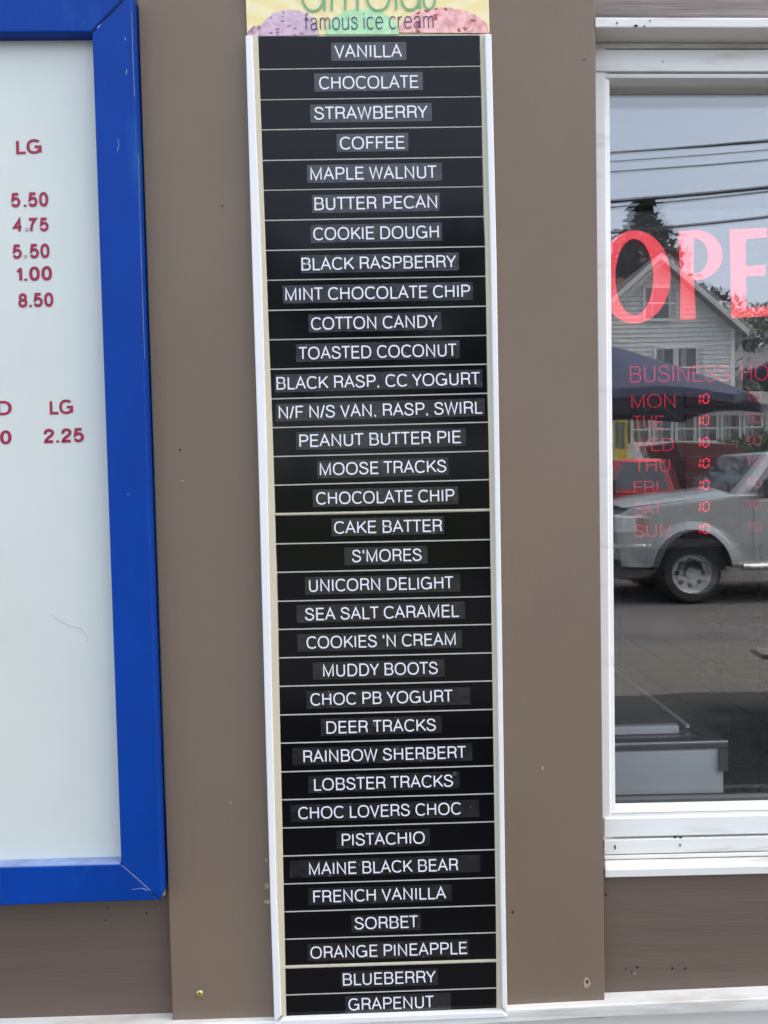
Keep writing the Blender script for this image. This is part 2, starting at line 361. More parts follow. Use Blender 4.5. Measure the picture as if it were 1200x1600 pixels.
# window: profiles run along the opening, each row is (photo row at px 945, depth)
win = bpy.data.objects.new('window', None); COL.objects.link(win); win.parent = shop; win['_w'] = shop['_w']
XR = 1900; DY = .025
def row(py, y, x0=940):
    s = -.024*(py-135)/1237
    return W(x0, py, y), W(XR, py+s*(XR-945), y)
def runs(prof, name, m, x0=940, bevel=.0012):
    mb = MB(); A = []; B = []
    for py, y in prof:
        a, b = row(py, y+DY, x0); A.append(a); B.append(b)
    # close at the back
    A += [(A[-1].x, .085, A[-1].z), (A[0].x, .085, A[0].z)]; B += [(B[-1].x, .085, B[-1].z), (B[0].x, .085, B[0].z)]
    mb.prism(A, B); return build(mb, name, m, win, bevel=bevel)
runs([(27,-.043),(28.5,-.0445),(42,-.0445),(44,-.0425),(66.5,.001)], 'drip_cap', 'whiteold', 930.3)
runs([(67,.0006),(75.5,.0006)], 'head_strip', 'whiteold', 925)
runs([(77.2,-.003),(111,-.003)], 'head_casing', 'white', 930)
runs([(111.3,.006),(114.7,.006)], 'head_groove', 'gasket', 943, 0)
runs([(115,-.001),(122,.001),(134.5,.029)], 'head_bead', 'white', 943)
runs([(1257,.021),(1269.5,.002),(1270.5,.001)], 'sash_bead', 'white', 953)
runs([(1271,.0025),(1276.5,.0015)], 'sash_lip', 'whiteold', 953, 0)
runs([(1278,-.002),(1279.5,-.004),(1308.5,-.004)], 'sill_casing', 'white', 944)
runs([(1308.8,.004),(1312.6,.004)], 'sill_groove', 'gasket', 944, 0)
runs([(1313,-.006),(1335.5,-.007)], 'sill_apron', 'whiteold', 944)
runs([(1336,-.004),(1337.5,-.013),(1343.5,-.014)], 'sill_strip', 'whiteold', 944)
runs([(1344.5,-.013),(1358,-.031),(1359,-.033),(1371.5,-.033)], 'sill_nose', 'whiteold', 945.6)
runs([(1253.6,.0285),(1257,.022)], 'glazing_seal', 'gasket', 955, 0)
# jambs
def jamb(cols, name, m):
    mb = MB(); T = []; Bm = []
    for xt, xb, y in cols:
        T.append(W(xt, 75, y+DY)); Bm.append(W(xb, 1312, y+DY))
    T += [(T[-1].x, .09, T[-1].z), (T[0].x, .09, T[0].z)]; Bm += [(Bm[-1].x, .09, Bm[-1].z), (Bm[0].x, .09, Bm[0].z)]
    mb.prism(T, Bm); return build(mb, name, m, win, bevel=.0008)
jamb([(924,938,.0002),(945.0,953.5,.0002),(946.5,955.5,.0030),(952.0,962.0,.0055)], 'jamb', 'white')
jamb([(1868,1846,.001),(1905,1880,.0006)], 'jamb', 'white')
for px, py, r, y, fl in ((1056,1308.3,2.2,-.004,.6),(1064,1309.2,1.8,-.004,.6),(1109,1345.5,2.2,-.016,.5),(1092,1346.8,1.6,-.017,.5),(961,1323.5,1.3,-.006,3.4),(1130,1311,1.5,-.004,.5),(1063,1321,.8,-.007,2.5),
        (964.5,35,.9,-.045,2.6),(994,39.8,3.0,-.045,.5),(1007,40.5,1.6,-.045,.5),(1016,31.5,1.2,-.045,.6),(1036,96,.9,-.003,1),(1185,1345,1.6,-.016,.5)):
    q = MB(); q.plate([(px+r*math.cos(k*.8976)*random.uniform(.7,1.2), py+r*fl*math.sin(k*.8976)*random.uniform(.7,1.2)) for k in range(7)], y+DY-.0012, y+DY+.002); q.build('dirt_mark', M['hole'], win)
# two panes of a double glazing, the inner a fraction of a degree off
def pane(y, tilt, m):
    a = W(948,128,y); b = W(958,1262,y); c_ = W(1890,1240,y); d_ = W(1890,128,y)
    pts = [a, b, c_, d_]; mb = MB(); x0, z0 = a.x, (a.z+b.z)/2
    F = [(p.x, y+(p.x-x0)*tilt[0]+(p.z-z0)*tilt[1], p.z) for p in pts]
    mb.prism(F, [(p[0], p[1]+.004, p[2]) for p in F]); return build(mb, 'glass_pane', m, win)
pane(.056, (0, 0), 'glassA'); pane(.079, (-.0045, .0006), 'glassB')
# white spacer bar round the double glazing
mb = MB(); a = W(948,128,.063); b = W(958,1262,.063)
mb.box((min(a.x,b.x)-.012,.0615,b.z-.03),(min(a.x,b.x)-.001,.075,a.z+.03)); build(mb,'spacer_bar','steel',win)

# ------------------------------------------------------------------ the white price board in its blue frame
pb = empty('price_board', W(-170,1410,0), 'white price board in a blue painted wooden frame, beside the brown panel', 'sign', world=True)
YB, YW = -.046, -.023
mb = MB(); mb.plate([(-560,20),(258,20),(258.5,1399),(-560,1420)], -.004, -.0005); mb.build('backing', M['whiteold'], pb)
mb = MB(); mb.plate([(-500,30),(160,30),(204,1360),(-500,1385)], YW, -.004); mb.build('face', M['signwhite'], pb)
OL, OR = (-620,-4), (204.5,-13)
def rail(p, name='frame_rail'):
    mb = MB(); mb.plate(p, YB, -.006); return mb.build(name, M['blue'], pb, bevel=.003, seg=3)
rail([(143.6,50.6),(205,-13),(229,700),(252.5,1398),(252,1403),(249,1405.5),(189,1350)])
rail([(-620,-8),(204,-13.6),(142.8,50.2),(-555,54)])
rail([(-545,1370),(188.3,1350.5),(248.3,1406.2),(244,1407),(100,1411),(0,1415.5),(-600,1438)])
rail([(-620,-7),(-556,54.4),(-546,1370),(-601,1437)])
# paler inner lip along the foot of the frame
mb = MB(); a0, b0 = W(-500,1369.3,YB+.001), W(187.6,1349.8,YB+.001); a1, b1 = (a0.x, YW-.001, a0.z+.0015), (b0.x, YW-.001, b0.z+.0015)
mb.hull8([(a0.x,a0.y,a0.z-.002),(b0.x,b0.y,b0.z-.002),(b1[0],b1[1],b1[2]-.002),(a1[0],a1[1],a1[2]-.002)],[(a0.x,a0.y,a0.z+.0012),(b0.x,b0.y,b0.z+.0012),b1,a1])
mb.build('pale_lip', M['bluedge'], pb)
def thin_mark(pts, wd, m, name='paint_chip', y=YB):
    mb = MB(); n = len(pts)
    for a, b in zip(pts, pts[1:]):
        d = (Vector(b)-Vector(a)).normalized(); q = Vector((-d.y, d.x))*wd/2; a, b = Vector(a), Vector(b)
        w1 = random.uniform(.5, 1.2)
        mb.plate([tuple(a+q*w1), tuple(b+q*w1), tuple(b-q*w1), tuple(a-q*w1)], y-.0004, y+.0004)
    mb.build(name, m, pb)
thin_mark([(144,49),(152,41),(158,37),(166,27),(175,18),(184,9),(191,1)], 1.7, M['hole'], 'mitre_gap')
thin_mark([(152,44),(158,37),(163,31)], 1.5, M['bluedge']); thin_mark([(190,1352),(204,1364),(219,1377),(238,1395)], 1.0, M['bluedge'], 'mitre_gap')
thin_mark([(230,1391),(238,1394),(241,1401)], 1.6, M['hole']); thin_mark([(206,1390),(222,1388),(232,1392)], 1.0, M['bluedge'])
thin_mark([(184,216),(186,226),(183,236)], 1.0, M['bluedge']); thin_mark([(195,58),(196,63)], 1.2, M['bluedge']); thin_mark([(198,108),(197,116)], .9, M['bluedge']); thin_mark([(199,771),(201,773)], 1.3, M['bluedge'])
thin_mark([(216,240),(221,420),(226,560)], .5, M['bluedge'], 'worn_edge_highlight'); thin_mark([(205.5,20),(207.5,90),(210,150)], .7, M['bluedge'], 'worn_edge_highlight')  # pale lines paint the highlight along the frame edge, with slightly worn paint
thin_mark([(80,961),(88,967),(108,978),(128,983),(137,997),(135,1003)], .55, M['redfade'], 'hairline_crack', YW)
LN = [('LG',25,65,229,23,-.03),('5|.50',17,75.3,312,23,-.03),('4_75',18.5,75.8,351.3,22,-.03),('5_50',19.5,77.3,392.5,23,-.03),('1.00',26,81.2,427.5,22.5,-.03),
      ('8.50',28.5,83.2,468.7,22.5,-.03),('D',-5,18.2,637.5,22.5,-.03),('LG',77.5,114.2,635.8,23,-.03),('0',0,17.8,683.3,22,-.03),('2.25',68,131,680.5,22.5,-.03)]
for s, x0, x1, yc, cap, sl_ in LN:
    mb = flat(MB()); xm = (x0+x1)/2
    lettering(mb, s, x0, x1, lambda px, yc=yc, xm=xm: yc-.03*(px-xm), cap, YW-.0006, t=.205 if s[0] not in 'LDM' else .18, gap=.75)
    mb.build('price_lettering', M['red'], pb)
for (x,y) in ((42,358.6),(39.6,400.5)):
    mb = MB(); mb.plate([(x-2.4,y-2.4),(x+2.4,y-2.4),(x+2.4,y+2.4),(x-2.4,y+2.4)], YW-.0009, YW-.0002); mb.build('price_lettering', M['redfade'], pb)

# ------------------------------------------------------------------ flavour board
LINES = [(403,57,749.5,54),(404,107.8,750.5,102.7),(405.8,155.5,752,150.3),(407.7,202.4,753,197.3),(409.8,250.3,753.8,244.7),(411.5,296.9,755,290.9),
 (413,344.1,756,337.8),(415,391,758,384.7),(417,437.6,758.7,431.3),(418.5,484.8,759.8,478),(420,530.7,760.5,523.7),(422,576.8,761,568.7),(424,623,761.7,614.2),
 (425.7,668.1,762.8,659.4),(427,713.3,763.8,704.5),(428.5,758,764.5,749.3),(430,804,765.5,797),(431,849.8,766.3,843),(432.7,894.3,767,887),(433.8,939.5,767.7,931.8),
 (434.8,983.6,768.4,975.5),(435.5,1028,769,1020),(436.2,1072.5,769.8,1064),(437,1117.3,770.5,1108.5),(437.6,1161.4,770.9,1152.6),(439,1206.3,771.5,1196.5),
 (439.7,1250,772.2,1240.2),(441,1294,773,1284),(441.8,1337.9,774,1327.7),(442.4,1381.6,774.4,1371.5),(443.7,1425,774.8,1414.7),(444.6,1467.9,775.2,1457.4),
 (445.6,1512,775.7,1501.6),(446.2,1555,775.9,1544),(447,1591,776,1579.5)]
FL = [('VANILLA',522.5,628,517.7,635),('CHOCOLATE',498.6,653.4,491,660.7),('STRAWBERRY',491,668,485,674.6),('COFFEE',531,632,526,638),('MAPLE WALNUT',485,681.7,479.8,690.5),
 ('BUTTER PECAN',491.3,683,487.5,687),('COOKIE DOUGH',489.5,685.6,485.4,690.5),('BLACK RASPBERRY',471,712.5,469.6,717),('MINT CHOCOLATE CHIP',445.8,734.6,441.6,739),
 ('COTTON CANDY',486,683.8,482,689.4),('TOASTED COCONUT',467,713,462.5,718.3),('BLACK RASP. CC YOGURT',432,749.3,429,754),('N/F N/S VAN. RASP. SWIRL',435.5,753.5,431,757.5),
 ('PEANUT BUTTER PIE',467.7,720,462.5,727.8),('MOOSE TRACKS',499.6,697.3,495.7,700.8),('CHOCOLATE CHIP',494,710,488.7,716),('CAKE BATTER',522,691,517.8,693.8),
 ("S'MORES",550,658.8,538,668),('UNICORN DELIGHT',482.8,707.8,476.5,719),('SEA SALT CARAMEL',476.5,717,463.5,726.7),("COOKIES 'N CREAM",479,712,464.6,721.8),
 ('MUDDY BOOTS',504.8,684,489,694.5),('CHOC PB YOGURT',485,706.8,479,734.8),('DEER TRACKS',510,681,501.3,690),('RAINBOW SHERBERT',474,727.8,457,738),
 ('LOBSTER TRACKS',490.8,707.8,482,718),('CHOC LOVERS CHOC',466,720,454,748.8),('PISTACHIO',534,663.7,525.5,671.8),('MAINE BLACK BEAR',482.8,716,452.7,750.5),
 ('FRENCH VANILLA',489.4,697,482,706),('SORBET',554,652.7,549,657.5),('ORANGE PINEAPPLE',485,729.7,480.7,732),('BLUEBERRY',535.8,680.7,532.5,684.5),('GRAPENUT',544.4,677.4,539.6,704.5)]
YS, YR = -.0240, -.033
bd = empty('flavor_board', W(610,1590,YP), 'tall narrow white framed board holding rows of black flavor strips', 'sign', world=True)
mb = MB(); mb.plate([(392,56),(760,53),(786,1582),(440,1593)], -.0225, YP-.0003); mb.build('backing', M['creamline'], bd)
mb = MB(); mb.plate([(383.3,55),(394,55),(408,400),(416.5,700),(425,1100),(432,1400),(440,1588),(428.5,1597.5),(422,1400),(413.5,1100),(403,700),(393.5,400)], YR, YP-.0003); mb.build('side_rail', M['railwhite'], bd, bevel=.0015)
mb = MB(); mb.plate([(757.5,52.5),(768,52.5),(776,400),(780.5,700),(786,1100),(790,1400),(793,1582),(785,1575),(782,1400),(778,1100),(772,700),(766.5,400)], YR, YP-.0003); mb.build('side_rail', M['railwhite'], bd, bevel=.0015)
mb = MB(); mb.plate([(428.8,1602),(440.6,1593.5),(784.6,1580.8),(793,1587),(792.5,1590),(429.5,1605)], YR, YP-.0003); mb.build('bottom_rail', M['railwhite'], bd, bevel=.0015)
mb = MB(); mb.plate([(394.6,56),(403,56),(415,391),(427,713),(434,984),(441,1294),(447,1589),(440.9,1589),(432.6,1400),(425.6,1100),(417.1,700),(408.6,400)], -.0262, -.0224); mb.build('cream_edge', M['cream'], bd, bevel=.0008)
mb = MB(); mb.plate([(749.9,54),(757,53.5),(766.2,400),(771.7,700),(777.6,1100),(781.6,1400),(784.2,1576),(776.6,1577),(774.8,1414),(771,1152),(764,704),(758.2,384)], -.0262, -.0224); mb.build('cream_edge', M['cream'], bd, bevel=.0008)
def lin(L, px, off=0): return L[1]+(L[3]-L[1])*(px-L[0])/(L[2]-L[0])+off
# seams of the stacked sections
for i, lab in ((16,''),(32,'')):
    L0 = LINES[i]; mb = MB(); xa, xb = L0[0]-6, L0[2]+5.5
    mb.plate([(xa,lin(L0,xa,-1.8)),(xb,lin(L0,xb,-1.8)),(xb,lin(L0,xb,.2)),(xa,lin(L0,xa,.2))], -.0266, -.0225); mb.build('section_seam', M['cream'], bd)
ORD = ['topmost', '2nd', '3rd']
for i, (s, x0, x1, t0, t1) in enumerate(FL):
    A, B = LINES[i], LINES[i+1]; g = 1.0
    ta, tb_ = (2.0 if i in (16, 32) else g), (2.6 if i in (15, 31) else g)
    jit = random.uniform(-.0002, .0002); ys = YS+jit
    poly = [(A[0]+.4, A[1]+ta-(1 if i == 0 else 0)), (A[2]-.4, A[3]+ta), (B[2]-.4, B[3]-tb_), (B[0]+.4, B[1]-tb_)]
    org = W((A[0]+B[2])/2, (A[1]+B[3])/2, ys)
    mb = MB(); mb.plate(poly, ys, -.0228)
    st = mb.build('menu_strip', M['black'], None, origin=org, bevel=.0006)
    tag(st, 'black menu strip reading %s in white capitals' % s, 'menu strip', 'flavor strips on the tall board')
    cy = lambda px: (lin(A, px)+lin(B, px))/2 - (0.6 if i < 30 else 0)
    h = 14.3-.035*i; dy = random.uniform(-.7, .7); tl = random.uniform(-.004, .004); xm = (t0+t1)/2
    tp = [(t0-.3, cy(t0)-h+dy), (t1-.3, cy(t1)-h+dy+tl*100), (t1+.3, cy(t1)+h+dy+tl*100), (t0+.3, cy(t0)+h+dy)]
    mb = MB(); mb.plate(tp, ys-.0005, ys-.00005); tpo = mb.build('label_tape', M['tape'], st)
    mb = flat(MB()); cap = 20.3-.035*i
    lettering(mb, s, x0, x1, cy, cap, ys-.0009, t=.112)
    mb.build('lettering', M['letter'], tpo)

# ------------------------------------------------------------------ the yellow header above it
hd = empty('header_sign', W(575,54,YP), 'yellow sign with ice cream scoops and the words famous ice cream', 'sign', world=True)
m = mat('yellow rays', (.86,.70,.30), .4); t = m.node_tree; N = t.nodes; L = t.links
tc = N.new('ShaderNodeTexCoord'); sx = N.new('ShaderNodeSeparateXYZ'); L.new(tc.outputs['Object'], sx.inputs[0])
def mm(op, a, b=0):
    q = N.new('ShaderNodeMath'); q.operation = op
    for i, z in enumerate((a, b)):
        if isinstance(z, (int, float)): q.inputs[i].default_value = z
        else: L.new(z, q.inputs[i])
    return q.outputs[0]
an = mm('ARCTAN2', mm('ADD', sx.outputs[2], .02), sx.outputs[0])
ry = mm('SINE', mm('MULTIPLY', an, 34)); mr = N.new('ShaderNodeMapRange'); L.new(ry, mr.inputs[0]); mr.inputs[1].default_value = -.5; mr.inputs[2].default_value = .5
mx = N.new('ShaderNodeMix'); mx.data_type = 'RGBA'; L.new(mr.outputs[0], mx.inputs[0])
mx.inputs[6].default_value = (.84,.70,.33,1); mx.inputs[7].default_value = (.85,.755,.44,1); L.new(mx.outputs[2], N['Principled BSDF'].inputs['Base Color'])
mb = MB(); mb.plate([(377,-190),(759,-192),(765,51),(386,56.2)], -.0235, YP-.0003); mb.build('panel', m, hd, bevel=.0008)
def scoop(pts, m, k, seed):
    rnd = random.Random(seed); out = []
    n = len(pts)
    for i in range(n-1):
        for j in range(6):
            t_ = j/6; x = pts[i][0]+(pts[i+1][0]-pts[i][0])*t_; y = pts[i][1]+(pts[i+1][1]-pts[i][1])*t_
            out.append((x+rnd.uniform(-1.3, 1.3), y+rnd.uniform(-1.3, 1.3)))
    out.append(pts[-1])
    mb = MB(); mb.plate(out, -.0235-.0003*k, -.0236); return mb.build('scoop_picture', m, hd)
def dome(cx, cy, rx, ry, base): return [(cx-rx, base)]+[(cx+rx*math.cos(math.radians(a)), cy-ry*math.sin(math.radians(a))) for a in range(175, 0, -12)]+[(cx+rx, base)]
lil = mat('lilac ice cream print', (.60,.43,.53), .45, var=.2, vs=110, st=(1,1,1.6), specks=[(110,.7,.2,(.22,.10,.16),(1,1,2.2)), (60,.4,.25,(.68,.55,.62),(1,1,1.4))])
mint = mat('mint ice cream print', (.42,.72,.42), .45, var=.14, vs=80, specks=[(70,.5,.3,(.55,.80,.52),(1,1,1.6)), (90,.5,.2,(.33,.62,.34),(1,1,2)), (110,.35,.05,(.06,.05,.04),(1,1,1.5))])
pink = mat('strawberry ice cream print', (.74,.30,.29), .45, var=.2, vs=80, col2=(.84,.5,.47), specks=[(60,.5,.3,(.86,.6,.56),(1,1,1.5)), (120,.75,.3,(.40,.08,.09),(1.2,1,1.8))])
dk = mat('berry ice cream print', (.34,.14,.2), .45, var=.4, vs=110, col2=(.6,.42,.5))
scoop(dome(403,55,16,15,55.4), dk, 1, 1); scoop(dome(452,52,46,37,55), lil, 2, 2); scoop(dome(566,50,56,36,53.6), mint, 3, 3); scoop(dome(693,48,69,36,51.6), pink, 4, 4)
mb = flat(MB()); lettering(mb, 'famous ice cream', 476, 677.5, lambda px: 32.6-.016*(px-577), 26.5, -.0251, t=.07, gap=1.0, space=.26); mb.build('lettering', M['navy'], hd)
# the name above, thin rounded letters running out of the picture
G['~'] = (.62, [arc(.31,.37,.31,.37,0,360,26), [(.62,.74),(.62,.0)]+smooth([(.6,-.16),(.46,-.26),(.28,-.26),(.1,-.2)])])
mb = flat(MB())
def put(sh, x0, x1, base, sc_, ydep, k=[0]):
    xs = [p[0] for s in sh for p in s]; a, b = min(xs), max(xs)
    for s in sh:
        vs, fs = ribbon([((p[0]-a)/(b-a)*(x1-x0)/sc_ if b > a else 0, p[1]) for p in s], .047)
        mb.add([W(x0+v.x*sc_, base-.016*(x0-575)-v.y*sc_, ydep-.00004*(k[0] % 4)) for v in vs], fs); k[0] += 1
BS, SC = 15.2, 74
put([arc(.37,.5,.37,.5,48,345,26)+[(.73,.46),(.42,.46)], [(.73,.48),(.73,0)]], 471, 507, BS, SC, -.0251)
put([[(0,0),(0,.7)]], 518.5, 518.5, BS, SC, -.0251)
for x in (533, 552): put([G['f'][1][0], G['f'][1][1]], x, x+17, BS, SC, -.0251)
put([arc(.3,.35,.3,.36,0,360,26)], 573, 609, BS, SC, -.0251)
put(G['r'][1], 619, 631, BS, SC, -.0251)
put([arc(.28,.35,.28,.36,0,360,26), [(.56,1.03),(.56,0)]], 626.5, 656, BS, SC, -.0251)
put(G['s'][1], 662, 679.5, BS, SC, -.0251)
mb.build('lettering', M['green'], hd)

# ------------------------------------------------------------------ lit OPEN sign hanging behind the glass
YL = .13
sg = empty('open_sign', W(1170,858,YL), 'black lit sign behind the glass reading OPEN above red business hours', 'lit sign', world=True)
M['ledbig'] = emit('lit red letters', (1,.075,.11), 1.0)
M['ledword'] = emit('dim red words', (1,.03,.10), .5)
M['leddig'] = emit('red digits', (1,.03,.06), 1.35)
M['ghost'] = emit('unlit digit segments', (1,.05,.1), .025)
M['dispbox'] = mat('dark red display window', (.02,.004,.006), .3)
M['arcline'] = emit('pale violet line', (.42,.36,.65), .13)
mb = MB(); mb.plate([(905,330),(1440,318),(1446,842),(912,862)], YL, YL+.035); mb.build('housing', M['dark'], sg, bevel=.006)
def fill(outer, inner=None, ydep=YL-.003, m='ledbig', name='lettering'):
    mb = MB()
    if inner:
        n = len(outer); P = [W(x, y, ydep) for x, y in outer]; Q = [W(x, y, ydep) for x, y in inner]
        Pb = [(p.x, YL-.0002, p.z) for p in P]; Qb = [(p.x, YL-.0002, p.z) for p in Q]
        vs = P+Q+Pb+Qb; fs = []
        for i in range(n):
            j = (i+1) % n
            fs += [(i, j, n+j, n+i), (2*n+i, 2*n+j, j, i), (3*n+j, 3*n+i, n+i, n+j)]
        mb.add(vs, fs)
    else: mb.plate(outer, ydep, YL-.0002)
    return mb.build(name, M[m], sg)
def ell(cx, cy, rx, ry, n=48): return [(cx+rx*math.cos(2*math.pi*k/n), cy-ry*math.sin(2*math.pi*k/n)) for k in range(n)]
fill(ell(992,432.5,56,72.5), ell(991.5,432.5,30,60))
# P: stem and bowl in one outline with a counter
mb = MB()
po = [(1060.5,361),(1084,360)]+[(1086+43*math.sin(math.radians(a)), 398.5-39.5*math.cos(math.radians(a))) for a in range(0,181,12)]+[(1084.5,438.5)]
pi_ = [(1083.5,373.5)]+[(1085+21.5*math.sin(math.radians(a)), 400-27.5*math.cos(math.radians(a))) for a in range(0,181,12)]+[(1084,428)]
pi_ = [pi_[0]]+pi_
n = len(po)
P = [W(x,y,YL-.003) for x,y in po]; Q = [W(x,y,YL-.003) for x,y in pi_]
mb.add(P+Q, [(i,i+1,n+i+1,n+i) for i in range(1,n-1)])
mb.plate([(1060.5,361),(1083.6,360),(1084.2,440),(1087.4,498.4),(1063.6,499.2),(1064,440)], YL-.0031, YL-.0002)
mb.build('lettering', M['ledbig'], sg)
def boldE(x, y):
    fill([(x,y),(x+57,y-2.5),(x+57,y+11.5),(x+24,y+14.5),(x+24,y+57.5),(x+55,y+55.5),(x+55,y+71.5),(x+24.5,y+71.8),(x+25.5,y+122.5),(x+60,y+120),(x+60,y+135),(x+3,y+138)])
boldE(1141,358.5)
fill([(1219,356),(1243,355.5),(1274,440),(1273,355),(1291,354),(1294,490),(1273,491),(1240,402),(1242,492),(1223,493)])
# pale arc under OPEN
mb = MB(); mb.tube([W(940+q*15.5, 541.5-.00118*(940+q*15.5-1065)**2*1.0, YL-.002) for q in range(0, 18)], .0016, 6); mb.build('arc_line', M['arcline'], sg)
def words(s, x0, x1, yc, cap, m='ledword', t=.085, name='lettering'):
    mb = flat(MB()); xm = (x0+x1)/2
    lettering(mb, s, x0, x1, lambda px: yc-.012*(px-xm), cap, YL-.0012, t=t, gap=1.0); return mb.build(name, M[m], sg)
words('BUSINESS', 984, 1141, 584, 26); words('HOURS', 1158, 1262, 581.5, 26)
SEG = {'1': 'bc', '0': 'abcdef', '8': 'abcdefg'}
def seg7(mb, ch, x, y, w_, h, t):
    sl_ = .12*h
    pt = lambda u, v: (x+u*w_+v*sl_, y+h/2-v*h)
    sgm = {'a': ((.16,1),(.84,1)), 'd': ((.16,0),(.84,0)), 'g': ((.16,.5),(.84,.5)), 'f': ((0,.56),(0,.95)), 'e': ((0,.05),(0,.44)), 'b': ((1,.56),(1,.95)), 'c': ((1,.05),(1,.44))}
    for q in SEG[ch]:
        (u0_, v0), (u1, v1) = sgm[q]; a, b = Vector(pt(u0_, v0)), Vector(pt(u1, v1)); d = (b-a).normalized(); nn = Vector((-d.y, d.x))*t/2
        pp = [a-d*t*.0+nn*0, a+d*t*.45+nn, b-d*t*.45+nn, b, b-d*t*.45-nn, a+d*t*.45-nn]
        mb.add([W(p.x, p.y, YL-.0052) for p in pp], [tuple(range(6))])
DAYS = [('MON',986,1055,626.5,21.5),('TUE',989,1037,660,21),('WED',990,1053,694.5,20.5),('THU',991,1047,727,20.5),('FRI',990,1028,761,19),('SAT',992,1034,795,20),('SUN',990,1048,829.5,20.5)]
for i, (d, x0, x1, yc, cap) in enumerate(DAYS):
    words(d, x0, x1, yc, cap); words('TO', 1166, 1190, yc-6.2, 14.5)
    for xx in (1071, 1206):
        mb = MB(); mb.plate([(xx,yc-14),(xx+80,yc-15),(xx+80.5,yc+8.5),(xx+.5,yc+9.5)], YL-.004, YL-.0003); dp = mb.build('hour_display', M['dispbox'], sg, bevel=.001)
        if xx == 1071:
            mb = flat(MB()); seg7(mb, '1', 1085.5, yc-3.2, 7.5, 14, 2.2); seg7(mb, '0', 1098, yc-3.5, 8.5, 14, 2.2); mb.build('digits', M['leddig'], dp)
mb = MB(); a = W(902,500,YL); mb.box((a.x-.09, YL+.005, a.z-.02), (a.x+.01, YL+.03, a.z+.02)); mb.build('bracket', M['steel'], sg)

# ------------------------------------------------------------------ inside the shop
def tilemat():
    m = mat('brown floor tile', (.12,.098,.084), .45, var=.18, vs=3); t = m.node_tree; N = t.nodes; L = t.links
    tc = N.new('ShaderNodeTexCoord'); br = N.new('ShaderNodeTexBrick'); L.new(tc.outputs['Object'], br.inputs['Vector'])
    br.offset = 0; br.inputs['Scale'].default_value = 1; br.inputs['Brick Width'].default_value = .31; br.inputs['Row Height'].default_value = .31
    br.inputs['Mortar Size'].default_value = .011; br.inputs['Color1'].default_value = (.135,.11,.095,1); br.inputs['Color2'].default_value = (.115,.094,.08,1); br.inputs['Mortar'].default_value = (.008,.007,.006,1)
    L.new(br.outputs[0], N['Principled BSDF'].inputs['Base Color']); return m
mb = MB(); mb.box((-2.6,.06,.2),(3.4,6.5,.3)); tag(mb.build('floor', tilemat()), kind='structure')
fz = empty('chest_freezer', (.12,1.7,.3), 'white chest freezer with rusty steel rim just inside the window', 'freezer', world=True)
M['enamel'] = mat('worn white enamel', (.80,.84,.85), .3, var=.06, vs=4, specks=[(24,.06,.1,(.05,.05,.07),(1,1,1))], bump=.05, bs=10)
M['rust'] = mat('rusty steel rim', (.16,.15,.15), .45, metal=.5, var=.3, vs=25, specks=[(50,.5,.18,(.14,.05,.02),(1,1,1))])
mb = MB(); mb.box((-0.5460,0.3614,0.3600),(0.7223,1.8590,1.3322)); mb.build('body', M['enamel'], fz, bevel=.008)
mb = MB(); mb.box((-0.5616,0.3536,1.3337),(0.7270,0.3965,1.3462)); mb.box((0.6903,0.3965,1.3337),(0.7270,1.8746,1.3462)); mb.box((-0.5616,0.3965,1.3337),(-0.5187,1.8746,1.3462)); mb.box((-0.5187,1.8278,1.3337),(0.6903,1.8746,1.3462)); mb.build('rim', M['rust'], fz, bevel=.002)
mb = MB(); mb.box((-0.5460,0.3540,1.3463),(0.7254,0.3583,1.3489)); mb.build('rim_edge', M['railwhite'], fz)
mb = MB(); mb.box((0.7082,0.3520,1.2877),(0.7254,0.3606,1.3322)); mb.build('corner_guard', M['rust'], fz)
mb = MB(); mb.box((-0.5148,0.4004,1.3337),(0.6864,1.8200,1.3400)); mb.build('lid', mat('sliding lid', (.22,.21,.22), .12, spec=.8), fz)
mb = MB(); mb.box((-0.5148,0.4316,1.3415),(0.6552,0.4511,1.3587)); mb.build('lid_handle', M['railwhite'], fz, bevel=.002)
mb = MB(); mb.box((0.6786,0.4550,1.3462),(0.6864,1.8200,1.3517)); mb.build('lid_edge', M['railwhite'], fz)
mb = MB(); mb.box((-0.5148,0.8840,1.3403),(0.4836,0.9776,1.3493)); mb.build('lid_seal', mat('olive seal', (.18,.17,.06), .6), fz)
mb = MB(); mb.box((-0.5460,0.3770,0.3000),(-0.4680,1.8200,0.3600)); mb.box((0.6240,0.3770,0.3000),(0.7020,1.8200,0.3600)); mb.build('foot', M['dark'], fz)
# crumpled plastic bag on the floor
import bmesh
bm = bmesh.new(); bmesh.ops.create_icosphere(bm, subdivisions=3, radius=1)
for v in bm.verts:
    k = random.uniform(.55, 1.15); v.co = Vector((v.co.x*.17*k, v.co.y*.14*k, max(-.02, v.co.z*.11*k)+.02))
me = bpy.data.meshes.new('plastic_bag'); bm.to_mesh(me); bm.free(); o = bpy.data.objects.new('plastic_bag', me); COL.objects.link(o); o.location = (2.12,3.2,.3)
bagm = mat('clear crumpled plastic', (.5,.52,.55), .15, spec=.8); bagm.node_tree.nodes['Principled BSDF'].inputs['Alpha'].default_value = .45
me.materials.append(bagm); tag(o, 'crumpled clear plastic bag lying on the brown tile floor', 'plastic bag')
mb = MB(); mb.box((-.32,-.14,-.02),(.32,.14,.02)); o = mb.build('shelf_board', mat('varnished plank', (.34,.21,.09), .4, var=.3, vs=8, st=(.4,5,5)), bevel=.004)
o.location = (1.55,2.9,1.36); o.rotation_euler = (0,0,-.35); tag(o, 'brown varnished plank lying level inside the dim room', 'shelf board')
